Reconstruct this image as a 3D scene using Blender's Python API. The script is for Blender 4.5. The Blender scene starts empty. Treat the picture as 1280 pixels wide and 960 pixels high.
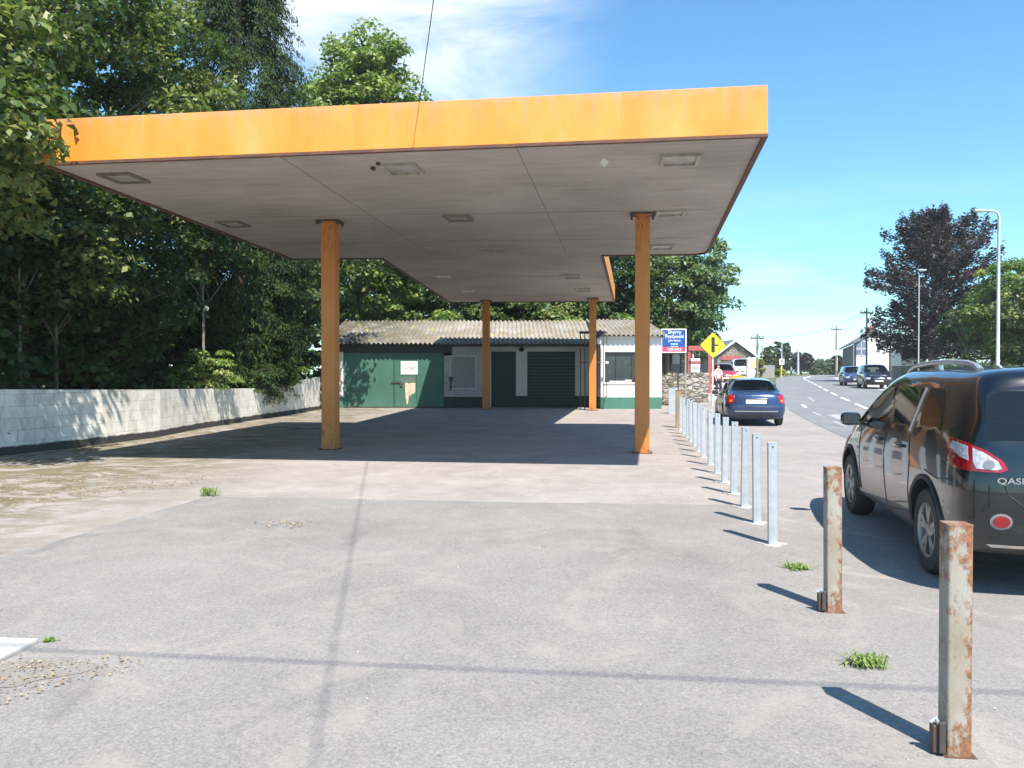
import bpy, bmesh, math, random
import numpy as np
from mathutils import Vector, Matrix
from mathutils.bvhtree import BVHTree
random.seed(7); RNG = np.random.default_rng(11)
S = bpy.context.scene
COL = S.collection
R = math.radians
PI = math.pi

# ------------------------------------------------------------------ terrain
HY = np.array([-60, 26, 32, 41, 48, 55, 70, 85, 110, 150, 250, 700.0])
HZ = np.array([0, 0, .11, .27, .39, .51, .72, .86, 1.02, 1.15, 1.30, 1.5])
def sm(a, b, x):
    t = np.clip((np.asarray(x, float)-a)/(b-a), 0, 1); return t*t*(3-2*t)
def ground_z(x, y):
    y = np.asarray(y, float)
    h = sum(np.interp(y+d, HY, HZ) for d in (-4, -2, 0, 2, 4))/5
    return h*sm(6.5, 11, x)
def gz(x, y): return float(ground_z(x, y))

# ------------------------------------------------------------------ materials
def newmat(name):
    m = bpy.data.materials.new(name); m.use_nodes = True
    nt = m.node_tree; b = nt.nodes['Principled BSDF']
    return m, nt, b
def coords(nt, kind='pos'):
    if kind == 'pos':
        return nt.nodes.new('ShaderNodeNewGeometry').outputs['Position']
    tc = nt.nodes.new('ShaderNodeTexCoord')
    return tc.outputs['Object' if kind == 'obj' else 'UV']
def scaled(nt, vec, s):
    mp = nt.nodes.new('ShaderNodeMapping'); nt.links.new(vec, mp.inputs[0])
    mp.inputs['Scale'].default_value = s if hasattr(s, '__len__') else (s, s, s)
    return mp.outputs[0]
def noise(nt, vec, scale, detail=6, rough=.6, dist=0):
    n = nt.nodes.new('ShaderNodeTexNoise'); nt.links.new(vec, n.inputs['Vector'])
    n.inputs['Scale'].default_value = scale; n.inputs['Detail'].default_value = detail
    n.inputs['Roughness'].default_value = rough; n.inputs['Distortion'].default_value = dist
    return n.outputs['Fac']
def ramp(nt, fac, stops):
    r = nt.nodes.new('ShaderNodeValToRGB'); nt.links.new(fac, r.inputs[0])
    e = r.color_ramp.elements
    while len(e) < len(stops): e.new(.5)
    for i, (p, c) in enumerate(stops):
        e[i].position = p
        e[i].color = (c, c, c, 1) if not hasattr(c, '__len__') else (*c, 1)
    return r.outputs[0]
def mix(nt, fac, a, b, mode='MIX'):
    m = nt.nodes.new('ShaderNodeMix'); m.data_type = 'RGBA'; m.blend_type = mode
    for sock, v in ((0, fac), (6, a), (7, b)):
        if isinstance(v, (int, float)): m.inputs[sock].default_value = v
        elif isinstance(v, tuple): m.inputs[sock].default_value = (*v, 1)
        else: nt.links.new(v, m.inputs[sock])
    return m.outputs[2]
def math_(nt, op, a, b=0, clamp=False):
    m = nt.nodes.new('ShaderNodeMath'); m.operation = op; m.use_clamp = clamp
    for i, v in enumerate((a, b)):
        if isinstance(v, (int, float)): m.inputs[i].default_value = v
        else: nt.links.new(v, m.inputs[i])
    return m.outputs[0]
def bump(nt, b, h, strength=.3, dist=.01):
    n = nt.nodes.new('ShaderNodeBump'); n.inputs['Strength'].default_value = strength
    n.inputs['Distance'].default_value = dist
    nt.links.new(h, n.inputs['Height']); nt.links.new(n.outputs[0], b.inputs['Normal'])
def simple(name, c1, c2=None, scale=3, rough=.6, metal=0, bmp=0, bscale=60, coat=0, coord='obj', lo=.35, hi=.65, stretch=1, spec=.5):
    m, nt, b = newmat(name)
    b.inputs['Roughness'].default_value = rough; b.inputs['Metallic'].default_value = metal
    b.inputs['Coat Weight'].default_value = coat; b.inputs['Coat Roughness'].default_value = .04
    b.inputs['Specular IOR Level'].default_value = spec
    v = coords(nt, coord)
    if stretch != 1: v = scaled(nt, v, stretch)
    if c2 is None: c2 = tuple(x*.82 for x in c1)
    n = noise(nt, v, scale)
    nt.links.new(ramp(nt, n, [(lo, c1), (hi, c2)]), b.inputs['Base Color'])
    if bmp: bump(nt, b, noise(nt, v, bscale, 4), bmp, .01)
    return m

def asphalt(name, base, tint, grit=.12, patchc=None, blend=None):
    m, nt, b = newmat(name); v = coords(nt)
    big = noise(nt, v, .55, 5, .6); mid = noise(nt, v, 3.2, 6, .65, .6)
    fine = noise(nt, v, 95, 3, .7); grain = noise(nt, v, 38, 3, .8)
    c = ramp(nt, big, [(.32, tuple(x*.86 for x in base)), (.68, tuple(x*1.12 for x in base))])
    c = mix(nt, math_(nt, 'MULTIPLY', ramp(nt, mid, [(.48, 0.), (.72, 1.)]), .45), c, tint)
    if blend:   # the darker resurfaced part of the layby nearest the forecourt entrance
        sp_ = nt.nodes.new('ShaderNodeSeparateXYZ'); nt.links.new(v, sp_.inputs[0])
        mr = nt.nodes.new('ShaderNodeMapRange'); mr.inputs[1].default_value = 8.2; mr.inputs[2].default_value = 10.4
        nt.links.new(math_(nt, 'ADD', sp_.outputs[1], math_(nt, 'MULTIPLY', mid, 1.5)), mr.inputs[0])
        c = mix(nt, mr.outputs[0], mix(nt, math_(nt, 'MULTIPLY', ramp(nt, mid, [(.48, 0.), (.72, 1.)]), .45), blend, tuple(x*1.15 for x in blend)), c)
    g = ramp(nt, fine, [(.3, 1-grit*1.6), (.5, 1.), (.72, 1+grit*2.2)])
    c = mix(nt, 1., c, g, 'MULTIPLY')
    g2 = ramp(nt, grain, [(.28, 1-grit*1.3), (.5, 1.), (.75, 1+grit)])
    c = mix(nt, 1., c, g2, 'MULTIPLY')
    # large dust patches, tyre-worn streaks, oil stains
    pt = noise(nt, v, .9, 9, .68, 1.8)
    c = mix(nt, math_(nt, 'MULTIPLY', ramp(nt, pt, [(.52, 0.), (.62, 1.)]), .42), c, tuple(x*k for x, k in zip(base, (1.42, 1.36, 1.28))))
    oil = noise(nt, scaled(nt, v, (1.3, .5, 1)), .85, 6, .62, .6)
    c = mix(nt, math_(nt, 'MULTIPLY', ramp(nt, oil, [(.60, 0.), (.72, 1.)]), .45), c, tuple(x*.5 for x in base))
    # dust drifts and small spots
    st = noise(nt, scaled(nt, v, (1, .6, 1)), 1.3, 8, .72, 1.2)
    c = mix(nt, math_(nt, 'MULTIPLY', ramp(nt, st, [(.56, 0.), (.70, 1.)]), .35), c, patchc or tuple(x*1.3 for x in base))
    vo = nt.nodes.new('ShaderNodeTexVoronoi'); nt.links.new(v, vo.inputs['Vector']); vo.inputs['Scale'].default_value = 4.5
    sp = ramp(nt, vo.outputs['Distance'], [(.035, 1.), (.06, 0.)])
    rs = nt.nodes.new('ShaderNodeSeparateColor'); nt.links.new(vo.outputs['Color'], rs.inputs[0])
    keep = ramp(nt, rs.outputs[0], [(.60, 0.), (.62, 1.)])
    c = mix(nt, math_(nt, 'MULTIPLY', math_(nt, 'MULTIPLY', sp, keep), .55), c, tuple(x*.35 for x in base))
    nt.links.new(c, b.inputs['Base Color']); b.inputs['Roughness'].default_value = .88
    b.inputs['Specular IOR Level'].default_value = .3
    bump(nt, b, math_(nt, 'ADD', fine, math_(nt, 'MULTIPLY', grain, .8)), .35, .006)
    return m

M = {}
M['apron'] = asphalt('apron_asphalt', (.242, .227, .216), (.288, .264, .246), .17)
M['layby'] = asphalt('layby_asphalt', (.288, .266, .256), (.33, .292, .274), .14, blend=(.244, .229, .218))
M['road'] = asphalt('road_asphalt', (.195, .198, .206), (.22, .22, .225), .10)
M['path'] = asphalt('footpath', (.40, .38, .37), (.44, .41, .39), .06)

def concrete_ground():
    m, nt, b = newmat('forecourt_concrete'); v = coords(nt)
    base = ramp(nt, noise(nt, v, .8, 6, .6), [(.3, (.270, .238, .220)), (.55, (.325, .288, .268)), (.75, (.38, .345, .325))])
    mott = noise(nt, scaled(nt, v, (1, .8, 1)), 2.6, 9, .72, .8)
    c = mix(nt, math_(nt, 'MULTIPLY', ramp(nt, mott, [(.46, 0.), (.72, 1.)]), .40), base, (.46, .435, .415))
    # brown earth and moss on the left part of the yard
    sep = nt.nodes.new('ShaderNodeSeparateXYZ'); nt.links.new(v, sep.inputs[0])
    left = nt.nodes.new('ShaderNodeMapRange'); left.inputs[1].default_value = -3.6; left.inputs[2].default_value = -6.2
    nt.links.new(sep.outputs[0], left.inputs[0])
    dirt = ramp(nt, noise(nt, scaled(nt, v, (1, 1.6, 1)), 1.1, 9, .74, 1.5), [(.42, 0.), (.53, 1.)])
    dd = math_(nt, 'MULTIPLY', dirt, left.outputs[0], True)
    dcol = ramp(nt, noise(nt, v, 9, 6, .7), [(.35, (.11, .085, .05)), (.5, (.19, .155, .10)), (.60, (.10, .11, .04)), (.7, (.30, .27, .21))])
    c = mix(nt, math_(nt, 'MULTIPLY', dd, .95), c, dcol)
    # worn earth close to the posts
    rt = nt.nodes.new('ShaderNodeMapRange'); rt.inputs[1].default_value = 2.3; rt.inputs[2].default_value = 3.6
    nt.links.new(sep.outputs[0], rt.inputs[0])
    d2 = math_(nt, 'MULTIPLY', math_(nt, 'MULTIPLY', rt.outputs[0], ramp(nt, noise(nt, v, 1.7, 7, .7), [(.45, 0.), (.6, 1.)])), .55, True)
    c = mix(nt, d2, c, (.27, .21, .155))
    fine = noise(nt, v, 70, 3, .7)
    c = mix(nt, 1., c, ramp(nt, fine, [(.3, .80), (.5, 1.), (.7, 1.22)]), 'MULTIPLY')
    # cracks
    vo = nt.nodes.new('ShaderNodeTexVoronoi'); vo.feature = 'DISTANCE_TO_EDGE'; vo.inputs['Scale'].default_value = .33
    wv = nt.nodes.new('ShaderNodeVectorMath'); wv.operation = 'ADD'
    nz = nt.nodes.new('ShaderNodeTexNoise'); nz.inputs['Scale'].default_value = 1.6; nt.links.new(v, nz.inputs['Vector'])
    nt.links.new(v, wv.inputs[0]); nt.links.new(nz.outputs['Color'], wv.inputs[1]); nt.links.new(wv.outputs[0], vo.inputs['Vector'])
    c = mix(nt, ramp(nt, vo.outputs['Distance'], [(.0008, .45), (.0035, 0.)]), c, (.16, .14, .12))
    nt.links.new(c, b.inputs['Base Color']); b.inputs['Roughness'].default_value = .9
    b.inputs['Specular IOR Level'].default_value = .3
    bump(nt, b, math_(nt, 'ADD', fine, math_(nt, 'MULTIPLY', mott, 1.5)), .35, .01)
    return m
M['concrete'] = concrete_ground()
M['slab'] = simple('pale_concrete', (.50, .48, .45), (.40, .375, .35), 6, .9, bmp=.3, coord='pos')
M['grass'] = simple('grass_ground', (.075, .10, .03), (.14, .13, .06), 2.2, .95, bmp=.6, bscale=20, coord='pos')

def soffit():
    m, nt, b = newmat('board_marked_concrete'); v = coords(nt)
    mp = nt.nodes.new('ShaderNodeMapping'); nt.links.new(v, mp.inputs[0])
    mp.inputs['Rotation'].default_value = (0, 0, R(7.8))
    q = mp.outputs[0]
    long_ = noise(nt, scaled(nt, q, (.5, 5, 1)), 1.6, 7, .7, .5)
    c = ramp(nt, long_, [(.28, (.37, .33, .295)), (.5, (.445, .405, .37)), (.72, (.50, .46, .425))])
    bl = noise(nt, v, .5, 5, .6)
    c = mix(nt, 1., c, ramp(nt, bl, [(.3, .80), (.7, 1.12)]), 'MULTIPLY')
    st = noise(nt, scaled(nt, q, (.5, 2.2, 1)), 1.6, 9, .78, .8)
    c = mix(nt, math_(nt, 'MULTIPLY', ramp(nt, st, [(.60, 0.), (.72, 1.)]), .55), c, (.12, .09, .07))
    nt.links.new(c, b.inputs['Base Color']); b.inputs['Roughness'].default_value = .9
    bump(nt, b, long_, .5, .02)
    return m
M['soffit'] = soffit()

def orange(name, stain=True):
    m, nt, b = newmat(name); v = coords(nt)
    n = noise(nt, scaled(nt, v, (1.2, 1.2, .5)), 1.2, 4)
    c = ramp(nt, n, [(.3, (.74, .225, .020)), (.5, (.78, .285, .040)), (.7, (.80, .335, .085))])
    if stain:
        sx = noise(nt, scaled(nt, v, (6, 6, .12)), 1.6, 6, .7)
        sep = nt.nodes.new('ShaderNodeSeparateXYZ'); nt.links.new(v, sep.inputs[0])
        top = nt.nodes.new('ShaderNodeMapRange'); top.inputs[1].default_value = 4.9; top.inputs[2].default_value = 5.46
        nt.links.new(sep.outputs[2], top.inputs[0])
        tn = math_(nt, 'MULTIPLY', ramp(nt, sx, [(.46, 0.), (.68, 1.)]), top.outputs[0])
        c = mix(nt, math_(nt, 'MULTIPLY', tn, .75), c, (.40, .26, .17))
        edge = nt.nodes.new('ShaderNodeMapRange'); edge.inputs[1].default_value = 5.30; edge.inputs[2].default_value = 5.42
        nt.links.new(sep.outputs[2], edge.inputs[0])
        e2 = math_(nt, 'MULTIPLY', edge.outputs[0], ramp(nt, noise(nt, v, 5, 8, .75), [(.42, 0.), (.6, 1.)]))
        c = mix(nt, math_(nt, 'MULTIPLY', e2, .75), c, (.60, .30, .20))
        wh = noise(nt, scaled(nt, v, (5, 5, .1)), 1.6, 4, .6)
        c = mix(nt, math_(nt, 'MULTIPLY', math_(nt, 'MULTIPLY', ramp(nt, wh, [(.64, 0.), (.70, 1.)]), top.outputs[0]), .15), c, (.72, .62, .55))
        sp = noise(nt, v, 14, 5, .8)
        c = mix(nt, math_(nt, 'MULTIPLY', ramp(nt, sp, [(.70, 0.), (.74, 1.)]), .7), c, (.20, .08, .04))
    nt.links.new(c, b.inputs['Base Color']); b.inputs['Roughness'].default_value = .55
    bump(nt, b, noise(nt, v, 25, 3), .06, .01)
    return m
M['orange'] = orange('orange_paint')
def colpaint():
    m, nt, b = newmat('column_orange_paint'); v = coords(nt)
    c = ramp(nt, noise(nt, scaled(nt, v, (1, 1, .3)), 3, 5), [(.3, (.52, .175, .034)), (.7, (.60, .225, .048))])
    sep = nt.nodes.new('ShaderNodeSeparateXYZ'); nt.links.new(v, sep.inputs[0])
    lo = nt.nodes.new('ShaderNodeMapRange'); lo.inputs[1].default_value = .9; lo.inputs[2].default_value = 0; nt.links.new(sep.outputs[2], lo.inputs[0])
    hi = nt.nodes.new('ShaderNodeMapRange'); hi.inputs[1].default_value = 3.2; hi.inputs[2].default_value = 4.8; nt.links.new(sep.outputs[2], hi.inputs[0])
    n = noise(nt, scaled(nt, v, (2, 2, .7)), 9, 8, .75)
    k = math_(nt, 'ADD', n, math_(nt, 'MULTIPLY', math_(nt, 'ADD', lo.outputs[0], hi.outputs[0]), .12))
    c = mix(nt, math_(nt, 'MULTIPLY', ramp(nt, k, [(.62, 0.), (.70, 1.)]), .8), c, (.14, .06, .035))
    st = noise(nt, scaled(nt, v, (14, 14, .25)), 2, 4)
    c = mix(nt, math_(nt, 'MULTIPLY', ramp(nt, st, [(.55, 0.), (.8, 1.)]), .2), c, (.30, .14, .06))
    nt.links.new(c, b.inputs['Base Color']); b.inputs['Roughness'].default_value = .55; bump(nt, b, n, .15, .004); return m
M['column'] = colpaint()
M['lip'] = simple('rusty_lip', (.16, .07, .04), (.09, .045, .035), 5, .7, coord='pos')
M['darkmetal'] = simple('dark_metal', (.05, .045, .04), (.10, .06, .04), 8, .6)
M['fitframe'] = simple('lamp_frame_metal', (.46, .43, .39), (.32, .28, .24), 8, .5)
M['fitlens'] = simple('lamp_lens', (.46, .44, .42), (.30, .27, .25), 4, .35)
M['white'] = simple('white_paint', (.80, .80, .78), (.72, .71, .69), 2, .7, bmp=.15, bscale=30)
M['whiteshade'] = simple('dull_shaded_white', (.60, .585, .56), (.50, .48, .45), 2, .7, bmp=.2, bscale=30)  # duller copy of the white: shade put into the middle bay; also off-white fittings
M['offwhite'] = simple('aged_white_panel', (.42, .41, .41), (.33, .32, .32), 6, .7, bmp=.1)
M['black'] = simple('black_paint', (.018, .018, .02), (.03, .03, .03), 4, .5)
M['trim'] = simple('gloss_black_trim', (.008, .008, .009), (.012, .012, .013), 4, .12, coat=1)
M['rubber'] = simple('rubber', (.022, .022, .024), (.045, .043, .04), 8, .75, bmp=.2)
M['plastic'] = simple('dark_plastic', (.03, .03, .032), (.05, .048, .046), 8, .5)
M['chrome'] = simple('chrome', (.75, .75, .76), (.6, .6, .62), 3, .18, metal=1)
M['alloy'] = simple('dull_alloy', (.42, .41, .40), (.28, .27, .26), 5, .4, metal=.7)
M['rail'] = simple('silver_rail', (.62, .63, .65), (.5, .5, .52), 5, .3, metal=.6)
M['red'] = simple('red_paint', (.55, .035, .04), (.42, .03, .035), 4, .45)
M['pinkred'] = simple('faded_red_paint', (.42, .10, .10), (.34, .08, .085), 4, .6)
M['yellow'] = simple('yellow_reflective', (.85, .70, .02), (.80, .64, .02), 2, .4)
M['yellowbin'] = simple('yellow_plastic', (.60, .38, .03), (.52, .32, .03), 3, .5)
M['signblue'] = simple('board_blue', (.012, .065, .26), (.015, .075, .28), 2, .5)
M['signred'] = simple('board_red', (.75, .06, .11), (.70, .05, .10), 2, .5)
M['signwhite'] = simple('board_white', (.80, .80, .80), (.76, .76, .76), 2, .5)
M['greyback'] = simple('grey_sign_back', (.30, .30, .31), (.25, .25, .26), 2, .5)
M['wood'] = simple('weathered_wood', (.36, .25, .15), (.24, .16, .10), 4, .8, stretch=(6, 6, .6), bmp=.3, bscale=20)
M['polewood'] = simple('pole_wood', (.20, .16, .13), (.30, .25, .20), 3, .85, stretch=(5, 5, .3))
M['lamppost'] = simple('galvanised_column', (.50, .53, .54), (.42, .45, .46), 2, .5, metal=.1)
M['galv'] = simple('galvanised_steel', (.40, .44, .48), (.52, .55, .58), 9, .42, metal=.30, bmp=.1, lo=.3, hi=.7)
M['slate'] = simple('slate_roof', (.13, .13, .145), (.20, .20, .21), 3, .7)
M['glassdark'] = simple('dark_window', (.02, .025, .03), (.05, .06, .07), 3, .12)
M['concwall'] = simple('grey_render', (.36, .35, .34), (.28, .27, .26), 3, .9, bmp=.2)
M['skin'] = simple('skin', (.55, .33, .24), (.50, .29, .21), 5, .6)
M['shirt'] = simple('pale_shirt', (.68, .67, .72), (.60, .60, .65), 4, .8)
M['trousers'] = simple('dark_trousers', (.03, .03, .04), (.045, .045, .055), 4, .85)
M['hair'] = simple('brown_hair', (.06, .04, .025), (.09, .06, .04), 8, .7)
M['paper'] = simple('white_paper', (.80, .80, .80), (.74, .74, .74), 3, .7)
M['bark'] = simple('bark', (.13, .10, .075), (.24, .20, .16), 4, .95, stretch=(4, 4, .8), bmp=.8, bscale=18, coord='pos')
M['barkpale'] = simple('pale_bark', (.32, .29, .25), (.20, .17, .14), 4, .95, stretch=(4, 4, .8), bmp=.6, bscale=18, coord='pos')

def rusty():
    m, nt, b = newmat('rusty_painted_steel'); v = coords(nt, 'obj')
    c = ramp(nt, noise(nt, scaled(nt, v, (1, 1, .4)), 7, 5), [(.3, (.27, .22, .15)), (.52, (.34, .315, .27)), (.75, (.29, .22, .15))])
    sep = nt.nodes.new('ShaderNodeSeparateXYZ'); nt.links.new(v, sep.inputs[0])
    # rust gathers on the right edge, the top and the foot
    e = nt.nodes.new('ShaderNodeMapRange'); e.inputs[1].default_value = .012; e.inputs[2].default_value = .05
    nt.links.new(sep.outputs[0], e.inputs[0])
    t = nt.nodes.new('ShaderNodeMapRange'); t.inputs[1].default_value = .70; t.inputs[2].default_value = 1.0
    nt.links.new(sep.outputs[2], t.inputs[0])
    f = nt.nodes.new('ShaderNodeMapRange'); f.inputs[1].default_value = .22; f.inputs[2].default_value = .0
    nt.links.new(sep.outputs[2], f.inputs[0])
    s = math_(nt, 'MULTIPLY', math_(nt, 'ADD', math_(nt, 'ADD', e.outputs[0], t.outputs[0]), f.outputs[0]), .16)
    n = noise(nt, scaled(nt, v, (1, 1, .6)), 26, 8, .8)
    r = ramp(nt, math_(nt, 'ADD', n, s), [(.545, 0.), (.66, .95)])
    rc = ramp(nt, noise(nt, v, 40, 4), [(.35, (.13, .055, .03)), (.65, (.31, .13, .05))])
    c = mix(nt, r, c, rc)
    nt.links.new(c, b.inputs['Base Color']); b.inputs['Roughness'].default_value = .7
    bump(nt, b, n, .35, .004)
    return m
M['rusty'] = rusty()

def green_paint():
    m, nt, b = newmat('green_door_paint'); v = coords(nt)
    c = ramp(nt, noise(nt, scaled(nt, v, (1, 1, .5)), 1.4, 6), [(.3, (.038, .115, .085)), (.6, (.050, .145, .108)), (.75, (.062, .16, .122))])
    sep = nt.nodes.new('ShaderNodeSeparateXYZ'); nt.links.new(v, sep.inputs[0])
    n = noise(nt, scaled(nt, v, (1.5, 1, .8)), 7, 7, .7)
    foot = nt.nodes.new('ShaderNodeMapRange'); foot.inputs[1].default_value = .35; foot.inputs[2].default_value = 0
    nt.links.new(sep.outputs[2], foot.inputs[0])
    k = math_(nt, 'MULTIPLY', foot.outputs[0], ramp(nt, n, [(.4, 0.), (.65, 1.)]))
    c = mix(nt, math_(nt, 'MULTIPLY', k, .5), c, (.16, .15, .11))
    nt.links.new(c, b.inputs['Base Color']); b.inputs['Roughness'].default_value = .55
    return m
M['green'] = green_paint()
M['dgreen'] = simple('dark_green_paint', (.011, .028, .024), (.015, .035, .030), 2, .55, coord='pos')
M['plinth'] = simple('green_plinth', (.06, .19, .14), (.05, .15, .115), 4, .6, coord='pos')
M['bare'] = simple('bare_plywood', (.66, .52, .40), (.50, .38, .27), 6, .8, coord='pos')

def blockwall():
    m, nt, b = newmat('whitewashed_blocks'); uv = coords(nt, 'uv'); v = coords(nt)
    br = nt.nodes.new('ShaderNodeTexBrick'); nt.links.new(uv, br.inputs['Vector'])
    br.inputs['Scale'].default_value = 1; br.inputs['Brick Width'].default_value = .46; br.inputs['Row Height'].default_value = .235
    br.inputs['Mortar Size'].default_value = .006; br.inputs['Mortar Smooth'].default_value = .3
    br.inputs['Color1'].default_value = (.88, .83, .76, 1); br.inputs['Color2'].default_value = (.80, .75, .68, 1)
    br.inputs['Mortar'].default_value = (.46, .43, .38, 1)
    c = br.outputs['Color']
    pch = noise(nt, v, 1.3, 4, .6)      # thick limewash hides the joints in places
    c = mix(nt, ramp(nt, pch, [(.46, 0.), (.60, .85)]), c, (.87, .82, .75))
    n = noise(nt, scaled(nt, v, (1, 1, .6)), 2.6, 9, .75, .5)
    c = mix(nt, math_(nt, 'MULTIPLY', ramp(nt, n, [(.45, 0.), (.65, 1.)]), .62), c, (.36, .30, .22))
    s2 = noise(nt, scaled(nt, v, (3, 3, .35)), 3, 6, .7)
    c = mix(nt, math_(nt, 'MULTIPLY', ramp(nt, s2, [(.62, 0.), (.72, 1.)]), .55), c, (.16, .15, .11))
    sep = nt.nodes.new('ShaderNodeSeparateXYZ'); nt.links.new(uv, sep.inputs[0])
    band = math_(nt, 'ADD', sep.outputs[1], math_(nt, 'MULTIPLY', noise(nt, v, 3, 4), .10))
    k = ramp(nt, band, [(.20, 1.), (.235, 0.)])
    c = mix(nt, k, c, (.045, .045, .042))
    nt.links.new(c, b.inputs['Base Color']); b.inputs['Roughness'].default_value = .85
    bump(nt, b, math_(nt, 'ADD', br.outputs['Fac'], math_(nt, 'MULTIPLY', n, -.6)), -.35, .02)
    return m
M['blockwall'] = blockwall()

def stone():
    m, nt, b = newmat('rubble_stone'); v = coords(nt)
    v2 = scaled(nt, v, (1, 1, 1.9))
    vo = nt.nodes.new('ShaderNodeTexVoronoi'); vo.inputs['Scale'].default_value = 3.0; nt.links.new(v2, vo.inputs['Vector'])
    ve = nt.nodes.new('ShaderNodeTexVoronoi'); ve.feature = 'DISTANCE_TO_EDGE'; ve.inputs['Scale'].default_value = 3.0
    nt.links.new(v2, ve.inputs['Vector'])
    sc = nt.nodes.new('ShaderNodeSeparateColor'); nt.links.new(vo.outputs['Color'], sc.inputs[0])
    c = ramp(nt, sc.outputs[0], [(0., (.17, .145, .12)), (.4, (.30, .26, .21)), (.75, (.40, .355, .30)), (1., (.25, .24, .24))])
    c = mix(nt, 1., c, ramp(nt, noise(nt, v, 12, 5), [(.3, .75), (.7, 1.2)]), 'MULTIPLY')
    c = mix(nt, ramp(nt, ve.outputs['Distance'], [(.02, 1.), (.07, 0.)]), c, (.12, .10, .08))
    nt.links.new(c, b.inputs['Base Color']); b.inputs['Roughness'].default_value = .9
    bump(nt, b, ramp(nt, ve.outputs['Distance'], [(0., 0.), (.2, 1.)]), .8, .05)
    return m
M['stone'] = stone()

def sheet_roof():
    m, nt, b = newmat('mossy_fibre_cement'); v = coords(nt)
    c = ramp(nt, noise(nt, v, .7, 6, .6), [(.3, (.21, .185, .155)), (.5, (.31, .285, .25)), (.7, (.39, .37, .34))])
    mo = noise(nt, scaled(nt, v, (1, .7, 1)), 1.5, 8, .75, .8)
    c = mix(nt, math_(nt, 'MULTIPLY', ramp(nt, mo, [(.47, 0.), (.60, 1.)]), .7), c, (.24, .175, .085))
    sx_ = nt.nodes.new('ShaderNodeSeparateXYZ'); nt.links.new(v, sx_.inputs[0])
    lf = nt.nodes.new('ShaderNodeMapRange'); lf.inputs[1].default_value = -2.6; lf.inputs[2].default_value = -6.5
    nt.links.new(sx_.outputs[0], lf.inputs[0])
    mm = math_(nt, 'MULTIPLY', lf.outputs[0], ramp(nt, noise(nt, v, 1.8, 6, .7), [(.34, 0.), (.52, 1.)]))
    c = mix(nt, math_(nt, 'MULTIPLY', mm, .85), c, (.055, .050, .028))  # dark moss at the left end, with the trees' shade put into the colour
    m3 = noise(nt, v, 3.1, 7, .8)
    c = mix(nt, math_(nt, 'MULTIPLY', ramp(nt, m3, [(.60, 0.), (.66, 1.)]), .8), c, (.10, .075, .045))
    yl = noise(nt, v, 1.9, 3, .5)
    c = mix(nt, math_(nt, 'MULTIPLY', ramp(nt, yl, [(.66, 0.), (.72, 1.)]), .8), c, (.50, .42, .03))
    nt.links.new(c, b.inputs['Base Color']); b.inputs['Roughness'].default_value = .95
    bump(nt, b, m3, .4, .03)
    return m
M['sheet'] = sheet_roof()

def leafmat(name, c0, c1, c2, trans=.35, rough=.45):
    m, nt, b = newmat(name)
    at = nt.nodes.new('ShaderNodeAttribute'); at.attribute_name = 'rnd'
    c = ramp(nt, at.outputs['Fac'], [(0., c0), (.55, c1), (1., c2)])
    nt.links.new(c, b.inputs['Base Color']); b.inputs['Roughness'].default_value = rough
    b.inputs['Specular IOR Level'].default_value = .45 if rough < .8 else .12
    tr = nt.nodes.new('ShaderNodeBsdfTranslucent')
    tc = mix(nt, 1., c, (1.0, 1.15, .5), 'MULTIPLY'); nt.links.new(tc, tr.inputs[0])
    mx = nt.nodes.new('ShaderNodeMixShader'); mx.inputs[0].default_value = trans
    out = nt.nodes['Material Output']
    nt.links.new(b.outputs[0], mx.inputs[1]); nt.links.new(tr.outputs[0], mx.inputs[2]); nt.links.new(mx.outputs[0], out.inputs[0])
    return m
M['leaf_syc'] = leafmat('sycamore_leaves', (.042, .080, .022), (.100, .155, .042), (.27, .30, .11))
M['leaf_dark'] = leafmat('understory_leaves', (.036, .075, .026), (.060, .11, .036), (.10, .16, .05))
M['leaf_light'] = leafmat('maple_leaves', (.085, .15, .035), (.17, .25, .055), (.32, .38, .12), .4)
M['leaf_con'] = leafmat('cypress_sprays', (.022, .044, .014), (.038, .068, .022), (.066, .10, .034), .12, .9)
M['leaf_ash'] = leafmat('ash_leaves', (.075, .13, .05), (.115, .185, .07), (.19, .26, .11), .35)
M['leaf_far'] = leafmat('far_leaves', (.05, .085, .035), (.075, .115, .05), (.11, .15, .07), .3)
M['leaf_purple'] = leafmat('copper_beech_leaves', (.034, .024, .034), (.058, .040, .052), (.100, .072, .085), .2)
M['leaf_fardark'] = leafmat('far_purple_leaves', (.035, .025, .035), (.05, .038, .045), (.07, .055, .05), .2)
M['leaf_yellow'] = leafmat('yellow_bush_leaves', (.22, .24, .04), (.32, .32, .05), (.42, .40, .08), .3)
M['leaf_weed'] = leafmat('weed_leaves', (.13, .22, .04), (.22, .32, .08), (.38, .42, .18), .35)
M['leaf_dead'] = leafmat('dead_leaves', (.20, .12, .06), (.36, .25, .14), (.50, .38, .24), .1, .8)

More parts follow.
